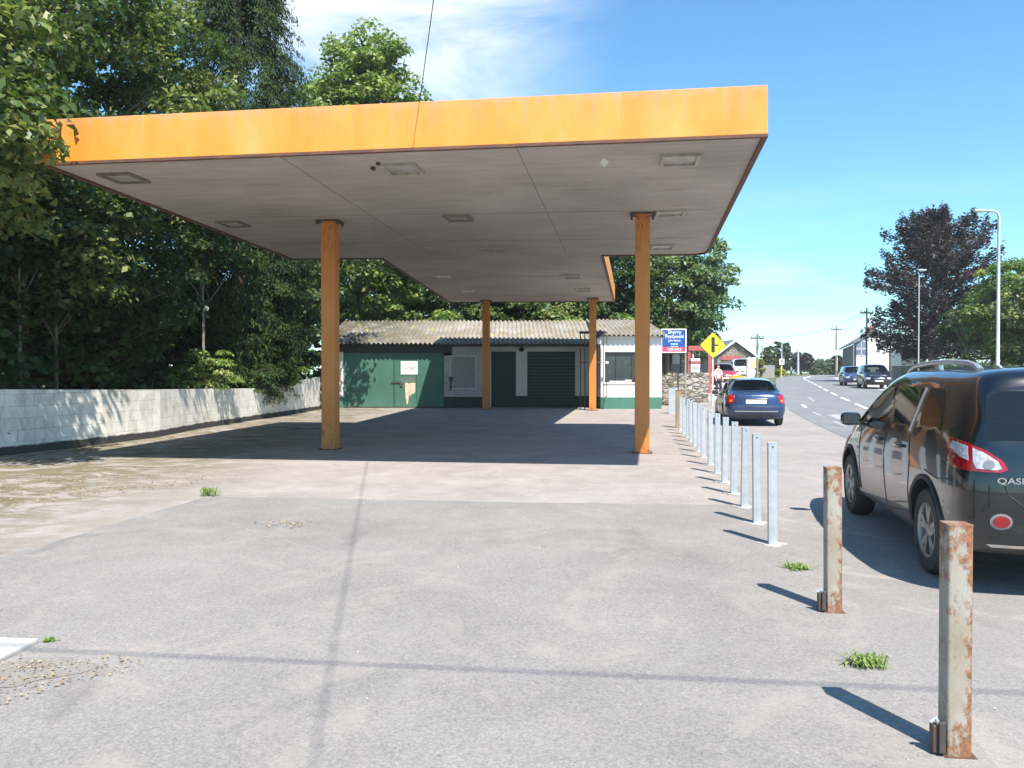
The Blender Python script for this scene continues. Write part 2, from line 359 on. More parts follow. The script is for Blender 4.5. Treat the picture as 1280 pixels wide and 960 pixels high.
def glassmat(name, tint, fac):
    m = bpy.data.materials.new(name); m.use_nodes = True; nt = m.node_tree
    b = nt.nodes['Principled BSDF']
    b.inputs['Base Color'].default_value = (*tint, 1); b.inputs['Roughness'].default_value = .04
    b.inputs['Specular IOR Level'].default_value = .7
    t = nt.nodes.new('ShaderNodeBsdfTransparent'); t.inputs[0].default_value = (.75, .82, .80, 1)
    mx = nt.nodes.new('ShaderNodeMixShader')
    fr = nt.nodes.new('ShaderNodeFresnel'); fr.inputs[0].default_value = 1.5
    f = math_(nt, 'ADD', fr.outputs[0], fac, True)
    nt.links.new(f, mx.inputs[0]); nt.links.new(t.outputs[0], mx.inputs[1]); nt.links.new(b.outputs[0], mx.inputs[2])
    nt.links.new(mx.outputs[0], nt.nodes['Material Output'].inputs[0])
    return m
M['carglass'] = glassmat('car_glass', (.012, .016, .018), .16)
M['tintglass'] = glassmat('tinted_glass', (.010, .012, .014), .68)
M['lens'] = glassmat('clear_lens', (.5, .5, .52), .35)
def lampmat(name, c):
    m, nt, b = newmat(name)
    v = coords(nt, 'obj'); w = nt.nodes.new('ShaderNodeTexVoronoi'); w.inputs['Scale'].default_value = 45
    nt.links.new(v, w.inputs['Vector'])
    nt.links.new(ramp(nt, w.outputs['Distance'], [(0., tuple(x*1.25 for x in c)), (.8, tuple(x*.7 for x in c))]), b.inputs['Base Color'])
    b.inputs['Roughness'].default_value = .15; b.inputs['Coat Weight'].default_value = 1
    return m
M['tailred'] = lampmat('red_lamp', (.38, .006, .014))
M['tailwhite'] = lampmat('clear_lamp', (.55, .53, .55))
M['amber'] = lampmat('amber_lamp', (.7, .22, .03))
def carpaint(name, c, flake=.35, rough=.32):
    m, nt, b = newmat(name); v = coords(nt, 'obj')
    b.inputs['Metallic'].default_value = flake; b.inputs['Roughness'].default_value = rough
    b.inputs['Coat Weight'].default_value = 1; b.inputs['Coat Roughness'].default_value = .03
    n = noise(nt, v, 2.5, 6, .65)
    sep = nt.nodes.new('ShaderNodeSeparateXYZ'); nt.links.new(v, sep.inputs[0])
    d = nt.nodes.new('ShaderNodeMapRange'); d.inputs[1].default_value = .62; d.inputs[2].default_value = .22
    nt.links.new(sep.outputs[2], d.inputs[0])
    dust = math_(nt, 'MULTIPLY', math_(nt, 'MULTIPLY', d.outputs[0], ramp(nt, n, [(.25, .3), (.7, 1.)])), .30)
    nt.links.new(mix(nt, dust, c, (.17, .15, .13)), b.inputs['Base Color'])
    nt.links.new(math_(nt, 'ADD', math_(nt, 'MULTIPLY', d.outputs[0], .35), rough, True), b.inputs['Roughness'])
    nt.links.new(math_(nt, 'SUBTRACT', 1., math_(nt, 'MULTIPLY', d.outputs[0], .75), True), b.inputs['Coat Weight'])
    return m
M['paint_black'] = carpaint('black_car_paint', (.004, .005, .008), .0, .22)
M['paint_blue'] = carpaint('blue_car_paint', (.024, .055, .14), .45, .26)
M['paint_navy'] = carpaint('navy_car_paint', (.008, .011, .020), .1, .25)
M['paint_blue2'] = carpaint('mid_blue_car_paint', (.03, .07, .18))
M['paint_red'] = carpaint('red_car_paint', (.40, .025, .035), .1)
M['paint_white'] = carpaint('white_van_paint', (.78, .78, .78), 0)

# ------------------------------------------------------------------ scene helpers
def empty(name, loc=(0, 0, 0), rz=0, label=None, cat=None, group=None):
    o = bpy.data.objects.new(name, None); COL.objects.link(o)
    o.location = loc; o.rotation_euler = (0, 0, rz); o.empty_display_size = .2
    tag(o, label, cat, group); return o
def tag(o, label=None, cat=None, group=None, kind=None):
    for k, v in (('label', label), ('category', cat), ('group', group), ('kind', kind)):
        if v: o[k] = v
    return o
def world_of(o):
    m = Matrix.Translation(o.location) @ o.rotation_euler.to_matrix().to_4x4()
    return world_of(o.parent) @ m if o.parent else m

class MB:
    def __init__(s): s.v = []; s.f = []; s.m = []; s.mats = []; s.uv = None
    def mi(s, mat):
        if mat is None: return 0
        if mat not in s.mats: s.mats.append(mat)
        return s.mats.index(mat)
    def add(s, vs, fs, mat=None):
        n = len(s.v); s.v += [tuple(x) for x in vs]; k = s.mi(mat)
        s.f += [tuple(i+n for i in f) for f in fs]; s.m += [k]*len(fs); return s
    def box(s, x0, x1, y0, y1, z0, z1, mat=None, M_=None, bev=0):
        if bev:
            bm = bmesh.new(); bmesh.ops.create_cube(bm, size=1)
            for v in bm.verts: v.co = Vector(((x0+x1)/2+v.co.x*(x1-x0), (y0+y1)/2+v.co.y*(y1-y0), (z0+z1)/2+v.co.z*(z1-z0)))
            bmesh.ops.bevel(bm, geom=bm.edges[:], offset=bev, segments=2, affect='EDGES', profile=.5)
            bm.verts.ensure_lookup_table()
            vs = [v.co.copy() for v in bm.verts]; fs = [[v.index for v in f.verts] for f in bm.faces]; bm.free()
        else:
            vs = [(x0, y0, z0), (x1, y0, z0), (x1, y1, z0), (x0, y1, z0), (x0, y0, z1), (x1, y0, z1), (x1, y1, z1), (x0, y1, z1)]
            fs = [(0, 3, 2, 1), (4, 5, 6, 7), (0, 1, 5, 4), (1, 2, 6, 5), (2, 3, 7, 6), (3, 0, 4, 7)]
        if M_ is not None: vs = [M_ @ Vector(v) for v in vs]
        return s.add(vs, fs, mat)
    def prism(s, poly, z0, z1, mat=None, axis='z'):
        n = len(poly)
        if axis == 'z': vs = [(x, y, z0) for x, y in poly]+[(x, y, z1) for x, y in poly]
        elif axis == 'y': vs = [(x, z0, y) for x, y in poly]+[(x, z1, y) for x, y in poly]
        else: vs = [(z0, x, y) for x, y in poly]+[(z1, x, y) for x, y in poly]
        fs = [tuple(range(n-1, -1, -1)), tuple(range(n, 2*n))]+[(i, (i+1) % n, n+(i+1) % n, n+i) for i in range(n)]
        return s.add(vs, fs, mat)
    def tube(s, pts, r, mat=None, seg=8):
        pts = [Vector(p) for p in pts]; n = len(pts)
        rs = r if hasattr(r, '__len__') else [r]*n
        vs = []; fs = []
        up = Vector((0, 0, 1))
        for i, p in enumerate(pts):
            d = (pts[min(i+1, n-1)]-pts[max(i-1, 0)]).normalized()
            a = d.cross(up)
            if a.length < .1: a = d.cross(Vector((1, 0, 0)))
            a.normalize(); b = d.cross(a).normalized()
            for k in range(seg):
                t = 2*PI*k/seg; vs.append(p+(a*math.cos(t)+b*math.sin(t))*rs[i])
        for i in range(n-1):
            for k in range(seg):
                fs.append((i*seg+k, i*seg+(k+1) % seg, (i+1)*seg+(k+1) % seg, (i+1)*seg+k))
        fs.append(tuple(range(seg-1, -1, -1))); fs.append(tuple((n-1)*seg+k for k in range(seg)))
        return s.add(vs, fs, mat)
    def lathe(s, prof, mat=None, seg=32, axis='z', c=(0, 0, 0)):
        vs = []; fs = []; n = len(prof)
        for k in range(seg):
            t = 2*PI*k/seg
            for r, h in prof:
                x, y = r*math.cos(t), r*math.sin(t)
                p = (x, y, h) if axis == 'z' else (x, h, y)
                vs.append((p[0]+c[0], p[1]+c[1], p[2]+c[2]))
        for k in range(seg):
            for i in range(n-1):
                a = k*n+i; b = ((k+1) % seg)*n+i
                fs.append((a, b, b+1, a+1) if axis == 'z' else (a, a+1, b+1, b))
        return s.add(vs, fs, mat)
    def build(s, name, mat=None, parent=None, world=False, smooth=False, uv=None, bevel=0):
        me = bpy.data.meshes.new(name)
        vs = s.v
        if world and parent is not None:
            inv = world_of(parent).inverted(); vs = [tuple(inv @ Vector(v)) for v in vs]
        me.from_pydata(vs, [], s.f)
        if mat is not None: me.materials.append(mat)
        else:
            for m in s.mats: me.materials.append(m)
            me.polygons.foreach_set('material_index', s.m)
        if smooth:
            me.polygons.foreach_set('use_smooth', [True]*len(me.polygons))
            me.set_sharp_from_angle(angle=R(38))
        me.validate(); me.update()
        o = bpy.data.objects.new(name, me); COL.objects.link(o)
        if parent is not None: o.parent = parent
        if bevel:
            b = o.modifiers.new('bevel', 'BEVEL'); b.width = bevel; b.segments = 2; b.limit_method = 'ANGLE'
        return o

def textmesh(name, txt, size, mat, mtx, parent, align='CENTER', ext=.004, scale=(1, 1), bold=0):
    cu = bpy.data.curves.new(name, 'FONT'); cu.body = txt; cu.size = size; cu.extrude = ext
    cu.align_x = align; cu.align_y = 'CENTER'; cu.offset = bold
    t = bpy.data.objects.new(name, cu); COL.objects.link(t)
    bpy.context.view_layer.update()
    me = bpy.data.meshes.new_from_object(t.evaluated_get(bpy.context.evaluated_depsgraph_get()))
    bpy.data.objects.remove(t); bpy.data.curves.remove(cu)
    me.transform(mtx @ Matrix.Diagonal((scale[0], scale[1], 1, 1)))
    me.name = name; me.materials.clear(); me.materials.append(mat)
    o = bpy.data.objects.new(name, me); COL.objects.link(o); o.parent = parent
    return o

def strip(name, rows, off, mat, cols=8, step=2.0):
    """rows: list of (y, xleft, xright); a sheet draped over the terrain"""
    rows = sorted(rows); ys = [r[0] for r in rows]
    n = max(2, int((ys[-1]-ys[0])/step)+1)
    Y = np.unique(np.concatenate([np.linspace(ys[0], ys[-1], n), ys]))
    L = np.interp(Y, ys, [r[1] for r in rows]); Rr = np.interp(Y, ys, [r[2] for r in rows])
    vs = []; fs = []
    for i, y in enumerate(Y):
        for j in range(cols+1):
            x = L[i]+(Rr[i]-L[i])*j/cols; vs.append((x, y, gz(x, y)+off))
    for i in range(len(Y)-1):
        for j in range(cols):
            a = i*(cols+1)+j; fs.append((a, a+1, a+cols+2, a+cols+1))
    o = MB().add(vs, fs).build(name, mat)
    o['kind'] = 'structure'; return o

# ------------------------------------------------------------------ ground
gx = np.unique(np.concatenate([np.arange(-120, -12, 9), np.arange(-12, 6, 3), np.arange(6, 40, 1.5), np.arange(40, 90, 5), np.arange(90, 421, 30)]))
gy = np.unique(np.concatenate([np.arange(-30, 26, 4), np.arange(26, 120, 2), np.arange(120, 701, 20)]))
X, Y = np.meshgrid(gx, gy); Z = ground_z(X, Y)-.02
nx = len(gx)
V = np.stack([X, Y, Z], -1).reshape(-1, 3)
F = [(i*nx+j, i*nx+j+1, (i+1)*nx+j+1, (i+1)*nx+j) for i in range(len(gy)-1) for j in range(nx-1)]
o = MB().add(V.tolist(), F).build('ground', M['grass']); o['kind'] = 'structure'

def bline(y): return 1.27+.155*y          # line of posts
WALL = [(4, -10.6), (15.4, -9.85), (18, -9.1), (20, -8.8), (22.9, -8.9), (29, -8.6), (34.8, -8.35), (36.6, -8.3)]
wy = [p[0] for p in WALL]; wx = [p[1] for p in WALL]
strip('forecourt_concrete', [(y, float(np.interp(y, wy, wx))-.1, bline(y)+.25) for y in (-8, 4, 10, 15.4, 18, 20, 22.9, 29, 34.8, 38.5)], .0, M['concrete'])
# asphalt apron in the foreground, edge square to the canopy
ap = MB()
pts = [(-6.0, -6.0), (-4.95, 1.5), (-4.42, 6.84), (-4.18, 8.6), (-3.95, 10.26), (-2.0, 10.10), (.3, 9.82), (2.2, 9.66), (2.98, 9.60), (2.62, 7.3), (1.98, 3.3), (.50, -6)]
# slightly ragged edge
rag = []
for i in range(len(pts)):
    a, b = pts[i], pts[(i+1) % len(pts)]
    L = math.hypot(b[0]-a[0], b[1]-a[1]); n = max(1, int(L/.22))
    for k in range(n):
        t = k/n; j = random.uniform(-.035, .035) if k else 0
        rag.append((a[0]+(b[0]-a[0])*t+j, a[1]+(b[1]-a[1])*t+j))
ap.add([(x, y, .006) for x, y in rag], [tuple(range(len(rag)-1, -1, -1))])
o = ap.build('forecourt_asphalt', M['apron']); o['kind'] = 'structure'

EDGE = [(-25, -1.5), (0, 3.6), (10, 5.9), (21, 8.5), (32, 11.1), (42, 14.1), (51, 16.9), (60, 19.8), (75, 24.7), (90, 29.7), (105, 35.2), (120, 41.5), (150, 57.5), (200, 92), (300, 170)]
ey = [p[0] for p in EDGE]; ex = [p[1] for p in EDGE]
def edge(y): return float(np.interp(y, ey, ex))
RW = 6.7
strip('layby', [(y, bline(y)+.12+.02*math.sin(y*2.1), edge(y)) for y in (-25, 0, 2, 3.5, 5, 6.5, 8, 10, 13, 16, 21, 26, 32)]+[(36, 7.2, edge(36)), (44, 11.2, edge(44)), (52, 15.9, edge(52))], .0035, M['layby'])
strip('road', [(y, edge(y), edge(y)+RW+(.0 if y < 100 else .03*(y-100))) for y in ey], .010, M['road'], cols=8, step=2)
strip('pavement', [(y, edge(y)+RW, edge(y)+RW+(3.2 if y < 45 else 5.0)) for y in (-25, 0, 21, 32, 45, 60, 75, 90, 105, 120)], .008, M['path'], step=2)
o = strip('garage_yard', [(39.5, 7.0, 11.9), (44, 7.0, 11.15), (52, 7, 15.85), (60, 8, edge(60)-.5), (75, 9, edge(75)-1.5), (82, 9, edge(82)-1.5)], .014, M['path'])
# kerb line on the far side
mk = MB()
# painted markings
def dash(y0, y1, off, w, mat, z=.016, name=None):
    n = 4; vs = []; fs = []
    for k in range(n+1):
        y = y0+(y1-y0)*k/n; xc = edge(y)+off
        vs += [(xc-w/2, y, gz(xc, y)+z), (xc+w/2, y, gz(xc, y)+z)]
    for k in range(n): fs.append((2*k, 2*k+1, 2*k+3, 2*k+2))
    mk.add(vs, fs, mat)
def worn(name, c, lo):
    m, nt, b = newmat(name); v = coords(nt)
    n = noise(nt, v, 9, 7, .75)
    nt.links.new(ramp(nt, n, [(lo, c), (lo+.12, (.22, .22, .23))]), b.inputs['Base Color'])
    b.inputs['Roughness'].default_value = .7
    return m
M['line'] = worn('road_line_paint', (.80, .80, .78), .60)
M['lineold'] = worn('worn_line_paint', (.42, .42, .43), .46)
cy = 20.6
while cy < 86:
    dash(cy, cy+3.6, 3.2, .15, M['line']); cy += 6
dash(88, 104, 3.2, .22, M['line']); dash(104, 135, 3.4, .3, M['line'])
for y0 in (13, 18, 23.6, 28.6, 33.4): dash(y0, y0+2.2, .75, .13, M['lineold'] if y0 != 33.4 else M['line'])
dash(38.5, 42.5, 1.5, .14, M['lineold'])
dash(26.8, 29.2, 1.35, .6, M['lineold'])
o = mk.build('road_markings'); o['kind'] = 'structure'
# small slab corner and earth at the bottom left
sl = MB().prism([(-2.79, 4.70), (-3.8, 4.80), (-3.9, 3.2), (-2.88, 3.3)], 0.0, .035)
o = sl.build('concrete_slab', M['slab'], bevel=.01); o['kind'] = 'structure'
M['earth'] = simple('bare_earth', (.225, .20, .175), (.265, .245, .225), 9, .95, bmp=.6, bscale=60, coord='pos')
def blob(cx, cy, rx, ry, seed, z=.009, n=40, rot=0):
    rr = random.Random(seed); ph = [rr.uniform(0, 6.28) for _ in range(6)]; vs = []
    for k in range(n):
        t = 2*PI*k/n
        q = 1+sum(.16/(i+1)*math.sin((i+2)*t+ph[i]) for i in range(5))+rr.uniform(-.05, .05)
        x, y = rx*q*math.cos(t), ry*q*math.sin(t)
        vs.append((cx+x*math.cos(rot)-y*math.sin(rot), cy+x*math.sin(rot)+y*math.cos(rot), z))
    return vs
eb = MB()
for q in (blob(-2.60, 4.22, .30, .22, 3, rot=.5), blob(-3.72, 5.25, .35, .22, 5), ):
    eb.add(q, [tuple(range(len(q)))])
o = eb.build('earth_patch', M['earth']); o['kind'] = 'structure'
# ================================================================== canopy
A_C = R(-7.8)
P = [(-7.09, 12.16), (3.37, 10.70), (5.08, 20.7), (5.10, 21.1), (4.98, 21.32), (4.75, 21.42), (2.44, 21.6), (4.53, 35.5), (-2.79, 35.9), (-3.6, 22.15), (-6.1, 22.3)]
def offset_poly(poly, d):
    n = len(poly); out = []
    for i in range(n):
        p0, p1, p2 = Vector(poly[i-1]), Vector(poly[i]), Vector(poly[(i+1) % n])
        e1 = (p1-p0).normalized(); e2 = (p2-p1).normalized()
        n1 = Vector((e1.y, -e1.x)); n2 = Vector((e2.y, -e2.x))
        b = (n1+n2); b /= max(.35, 1+n1.dot(n2)) if b.length else 1
        out.append((p1.x+b.x*d, p1.y+b.y*d))
    return out
ZS = 4.77; ZT = 5.42
M['lampdark'] = simple('dirty_lamp_frame', (.16, .14, .12), (.24, .21, .18), 8, .7)
can = empty('forecourt_canopy', (0, 17, 0), 0, 'disused filling station canopy with orange fascia and stained concrete soffit on four orange columns', 'canopy')
inner = offset_poly(P, -.03)
MB().prism(inner, ZS, 5.22).build('roof_slab', M['soffit'], can, world=True)
def ring(name, po, pi, z0, z1, mat, bev=0):
    n = len(po)
    vs = [(x, y, z0) for x, y in po]+[(x, y, z1) for x, y in po]+[(x, y, z0) for x, y in pi]+[(x, y, z1) for x, y in pi]
    fs = []
    for i in range(n):
        j = (i+1) % n
        fs += [(i, j, n+j, n+i), (2*n+j, 2*n+i, 3*n+i, 3*n+j), (n+i, n+j, 3*n+j, 3*n+i), (j, i, 2*n+i, 2*n+j)]
    return MB().add(vs, fs).build(name, mat, can, world=True, bevel=bev)
ring('fascia', offset_poly(P, .03), offset_poly(P, -.028), 4.775, ZT, M['orange'], .006)
ring('drip_edge', offset_poly(P, .036), offset_poly(P, -.035), 4.735, 4.773, M['lip'])
# vertical joints of the fascia sheets: fine lines standing 2 mm proud
a, b_ = Vector(P[0]), Vector(P[1]); d = (b_-a).normalized(); nrm = Vector((d.y, -d.x))
for k in ():
    q0 = a+d*k+nrm*.030; jm = MB()
    jm.add([(*(q0+d*s_*.003+nrm*u_), z_) for z_ in (4.78, ZT-.01) for s_, u_ in ((-1, -.004), (1, -.004), (1, .0025), (-1, .0025))], [(0, 3, 2, 1), (4, 5, 6, 7), (0, 1, 5, 4), (1, 2, 6, 5), (2, 3, 7, 6), (3, 0, 4, 7)])
    jm.build('fascia_joint', M['column'], can, world=True)
# lamps in the soffit, in canopy axes
for (x, y, w, l, dark) in [(2.49, 11.9, .56, .6, 0), (-1.70, 12.42, .56, .6, 0), (-6.28, 13.0, .56, .6, 1), (-1.09, 16.35, .52, .6, 1), (3.13, 15.85, .56, .5, 0),
                           (-5.90, 17.0, .5, .6, 1), (-.50, 20.6, .6, .7, 0), (3.78, 20.1, .56, .7, 0), (1.95, 26.2, .6, .9, 0), (2.7, 30.5, .6, .9, 0)]:
    T = Matrix.Translation((x, y, 0)) @ Matrix.Rotation(A_C, 4, 'Z')
    fr = MB()
    w2, l2 = w/2, l/2
    for q in ((-w2, w2, -l2, -l2+.05), (-w2, w2, l2-.05, l2), (-w2, -w2+.05, -l2+.05, l2-.05), (w2-.05, w2, -l2+.05, l2-.05)):
        fr.box(q[0], q[1], q[2], q[3], ZS-.045, ZS+.02, None, T)
    f = fr.build('light_fitting', M['lampdark' if dark else 'fitframe'], can, world=True)
    MB().box(-w2+.05, w2-.05, -l2+.05, l2-.05, ZS-.012, ZS+.02, None, T).build('lens', M['fitlens'], f, world=True)
# bare tubes further back, joints of the slab
for (x, y) in ((-2.25, 26.3), (-1.70, 31.0)):
    T = Matrix.Translation((x, y, 0)) @ Matrix.Rotation(A_C, 4, 'Z'); fr = MB()
    for k in range(3): fr.box(-.21+.16*k, -.11+.16*k, -.15, .15, ZS-.03, ZS+.01, None, T)
    fr.build('light_tube', M['white'], can, world=True)
sj = MB()
for (p, q) in (((.06, 11.3), (1.45, 21.3)), ((-3.4, 11.8), (-2.1, 22.0))):
    p, q = Vector(p), Vector(q); e = (q-p).normalized(); n_ = Vector((e.y, -e.x))*.004
    sj.box(0, 1, 0, 1, ZS-.004, ZS+.01)
    sj.v[-8:] = [(*(pp+s_*n_), z) for z in (ZS-.004, ZS+.01) for pp, s_ in ((p, -1), (p, 1), (q, 1), (q, -1))]
for yy, xa, xb in ((15.9, -6.3, 4.0), (19.2, -6.1, 4.5), (26.4, -3.1, 2.9)):
    T = Matrix.Translation((0, yy, 0)) @ Matrix.Rotation(A_C*.6, 4, 'Z'); sj.box(xa, xb, -.008, .008, ZS-.003, ZS+.01, None, T)
sj.build('slab_joint', M['lampdark'], can, world=True)
for q_, r_ in ((((-2.13, 12.36, ZS), (-2.15, 12.36, ZS-.05)), .04), (((-2.02, 12.1, ZS), (-2.02, 12.1, ZS-.04)), .03)): MB().tube(q_, r_).build('conduit_stub', M['darkmetal'], can, world=True)
for (x, y) in ((-3.80, 16.75), (2.60, 15.98), (-1.13, 35.05), (3.43, 34.0)):
    T = Matrix.Translation((x, y, 0)) @ Matrix.Rotation(A_C, 4, 'Z')
    c = MB()
    w = .145
    # box-formed stanchion with a shallow web groove on the sides
    prof = [(-w, -w), (w, -w), (w, -w+.05), (w-.012, -w+.05), (w-.012, w-.05), (w, w-.05), (w, w), (-w, w), (-w, w-.05), (-w+.012, w-.05), (-w+.012, -w+.05), (-w, -w+.05)]
    c.prism(prof, .0, ZS-.02); c.v = [tuple(T @ Vector(v)) for v in c.v]
    col = c.build('column', M['column'], can, world=True, bevel=.004)
    MB().box(-.20, .20, -.20, .20, 0, .018, None, T).build('base_plate', M['lip'], col, world=True)
    cp = MB().box(-.24, .24, -.20, .20, ZS-.03, ZS+.005, None, T)
    for sx in (-.21, .21): cp.box(sx-.02, sx+.02, -.19, -.15, ZS-.09, ZS-.03, None, T).box(sx-.02, sx+.02, .15, .19, ZS-.09, ZS-.03, None, T)
    cp.build('cap_plate', M['darkmetal'], col, world=True)
# ---- white card dangling from the soffit
T = Matrix.Translation((1.36, 11.83, 4.70)) @ Matrix.Rotation(R(40), 4, 'Y') @ Matrix.Rotation(R(20), 4, 'X')
t = empty('paper_tag', (1.36, 11.83, 4.70), 0, 'small white card dangling from the underside of the canopy near its front edge', 'card')
MB().box(-.05, .05, -.004, .004, -.05, .05, None, T).build('card', M['paper'], t, world=True)
MB().tube([(1.36, 11.83, 4.74), (1.36, 11.84, ZS)], .003).build('string', M['darkmetal'], t, world=True)

# ================================================================== overhead wires
def wire(p, q, sag, r, label):
    p, q = Vector(p), Vector(q); pts = []
    for k in range(25):
        t_ = k/24; v = p.lerp(q, t_); v.z -= sag*4*t_*(1-t_); pts.append(v)
    o = MB().tube(pts, r, seg=6).build('overhead_wire', M['black'])
    tag(o, label, 'wire'); return o
wire((-1.33, 11.52, 5.44), (3.21, -15.5, 6.7), .02, .0055, 'thin black service wire running overhead from the top of the orange fascia')
wire((-13, 1.50, 7.0), (16, -1.9, 7.0), .25, .011, 'black cable crossing above the forecourt, casting a thin shadow line on the asphalt')

# ================================================================== boundary wall
wallpts = WALL[:-1]; tops = [1.30, 1.28, 1.22, 1.18, 1.14, 1.04, 1.42]
wb_v = []; wb_f = []; uvs = []
u = 0; us = []
for i, p in enumerate(wallpts):
    if i: u += math.hypot(p[0]-wallpts[i-1][0], p[1]-wallpts[i-1][1])
    us.append(u)
TH = .22
cols_ = []
for i, (y, x) in enumerate(wallpts):
    n = len(wb_v); tz = tops[i]
    wb_v += [(x, y, 0), (x, y, tz), (x-TH, y, tz), (x-TH, y, 0)]
    cols_.append(n)
for i in range(len(wallpts)-1):
    a, b_ = cols_[i], cols_[i+1]
    wb_f += [(a, b_, b_+1, a+1), (a+1, b_+1, b_+2, a+2), (a+2, b_+2, b_+3, a+3)]
    h0, h1, u0, u1 = tops[i], tops[i+1], us[i], us[i+1]
    uvs += [[(u0, 0), (u1, 0), (u1, h1), (u0, h0)], [(u0, h0), (u1, h1), (u1, h1+TH), (u0, h0+TH)], [(u0, h0), (u1, h1), (u1, 0), (u0, 0)]]
wb_f.append((0, 1, 2, 3)); uvs.append([(0, 0), (0, 1), (.2, 1), (.2, 0)])
a = cols_[-1]; wb_f.append((a+3, a+2, a+1, a)); uvs.append([(0, 0), (0, 1), (.2, 1), (.2, 0)])
me = bpy.data.meshes.new('boundary_wall'); me.from_pydata(wb_v, [], wb_f)
uvl = me.uv_layers.new(name='UVMap'); k = 0
for fuv in uvs:
    for q in fuv: uvl.data[k].uv = q; k += 1
me.materials.append(M['blockwall'])
o = bpy.data.objects.new('boundary_wall', me); COL.objects.link(o)
tag(o, 'low whitewashed concrete block wall with black foot along the left edge of the forecourt', 'wall')

# ================================================================== the shop
FY = 36.6; MY = 37.5; KY = 35.4
shop = empty('shop_building', (-.5, FY, 0), 0, 'low disused garage shop with mossy corrugated roof, green doors and white walls', 'building')
def FX(px, Y=FY): return (px-640)/1000*Y
def FZ(py, Y=FY): return 1.6-(py-466)/1000*Y
def part(name, mb, mat=None, parent=shop, **k): return mb.build(name, mat, parent, world=True, **k)
# walls
w = MB()
xl = -8.25
w.box(xl, -7.72, FY, FY+.25, .50, 2.55, M['white'])          # pier left of the green doors
w.box(xl, -7.72, FY-.003, FY+.25, 0, .50, M['plinth'])
w.box(xl, FX(565), FY+.01, FY+.25, 2.50, 2.92, M['black'])
w.box(FX(555), FX(605), FY+.05, FY+.25, .50, 3.0, M['offwhite'])
w.box(FX(553), FX(605), FY+.045, FY+.25, 0, .50, M['dgreen'])
w.box(FX(555), FX(565), FY+.05, FY+.2, 2.4, 2.5, M['black'])
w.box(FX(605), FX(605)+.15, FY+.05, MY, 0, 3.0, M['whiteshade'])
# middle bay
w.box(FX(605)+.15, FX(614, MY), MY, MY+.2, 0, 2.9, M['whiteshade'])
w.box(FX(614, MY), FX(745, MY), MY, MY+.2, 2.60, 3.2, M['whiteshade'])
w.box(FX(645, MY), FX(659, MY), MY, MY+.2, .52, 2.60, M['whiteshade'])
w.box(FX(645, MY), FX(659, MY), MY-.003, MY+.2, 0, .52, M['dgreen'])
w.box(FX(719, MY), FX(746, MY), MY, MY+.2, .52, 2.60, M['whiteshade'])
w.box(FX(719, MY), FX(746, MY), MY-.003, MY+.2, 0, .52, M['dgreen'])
part('wall', w)
# kiosk: walls with a real window opening
kx0, kx1 = 3.92, 6.62; wx0, wx1 = FX(756, KY), FX(806, KY); wz0, wz1 = FZ(478, KY), FZ(440, KY)
k_ = MB()
k_.box(kx0, wx0, KY, KY+.22, .52, 3.22, M['white']).box(wx1, kx1, KY, KY+.22, .52, 3.22, M['white'])
k_.box(wx0, wx1, KY, KY+.22, .52, wz0, M['white']).box(wx0, wx1, KY, KY+.22, wz1, 3.22, M['white'])
k_.box(kx0, kx0+.22, KY+.22, 40.5, .52, 3.22, M['white']).box(kx1-.22, kx1, KY+.22, 40.5, .52, 3.22, M['white'])
k_.box(kx0-.004, kx1+.004, KY-.006, 40.5, 0, .52, M['plinth'])
part('kiosk_wall', k_)
win = part('window', MB().box(wx0, wx1, KY+.12, KY+.15, wz0, wz1), M['glassdark'])
fr = MB()
for q in ((wx0, wx0+.05, wz0, wz1), (wx1-.05, wx1, wz0, wz1), (wx0, wx1, wz1-.05, wz1), (wx0, wx1, wz0, wz0+.05), (wx0+1.22, wx0+1.26, wz0, wz1), (wx0+.5, wx0+.53, wz0, wz1)):
    fr.box(q[0], q[1], KY+.06, KY+.115, q[2], q[3])
part('window_frame', fr, M['plastic'], win)
part('window_sill', MB().box(wx0-.06, wx1+.06, KY-.05, KY+.12, wz0-.07, wz0), M['white'], win)
part('shelf_litter', MB().box(wx0+.9, wx0+1.2, KY+.02, KY+.10, wz0+.03, wz0+.12).box(wx0+.2, wx0+.9, KY+.02, KY+.10, wz0+.02, wz0+.07), M['whiteshade'], win)
# green double doors
gx0, gx1 = -7.72, FX(555); gm = FX(492); gz1 = 2.50
d1 = part('garage_door', MB().box(gx0, gm-.006, FY+.03, FY+.08, .04, gz1), M['green'])
fw = gx1-.02
d2 = part('garage_door', MB().box(gm+.006, fw, FY+.03, FY+.08, .04, gz1), M['green'])
# wicket door with frame lines, bolt, notice and bare patch on the right leaf
wk0, wk1 = FX(493), FX(521)
ln = MB()
for q in ((wk0, wk1, 2.22, 2.24), (wk1-.02, wk1, .3, 2.24), (gm+.02, gm+.04, .04, gz1)): ln.box(q[0], q[1], FY+.018, FY+.03, q[2], q[3])
part('door_seam', ln, M['dgreen'], d2)
part('bolt', MB().box(FX(489), FX(502), FY-.02, FY+.03, 1.13, 1.20).box(FX(500), FX(503), FY-.03, FY+.03, .98, 1.13), M['darkmetal'], d2)
bp = [(FX(506), 1.12), (FX(509), 1.16), (FX(511), 1.10), (FX(514), 1.14), (FX(519), 1.14), (FX(519), .75), (FX(517), .62), (FX(515), .66), (FX(513), .52), (FX(511), .60), (FX(510), .25), (FX(508.5), .12), (FX(507), .45)]
part('bare_patch', MB().prism(bp, FY+.022, FY+.03, axis='y'), M['bare'], d2)
hp = [(FX(500), 1.38), (FX(518), 1.40), (FX(519), 1.16), (FX(501), 1.14)]
part('worn_panel', MB().prism(hp, FY+.024, FY+.03, axis='y'), simple('worn_green', (.06, .13, .10), (.14, .16, .13), 14, .7, coord='pos'), d2)
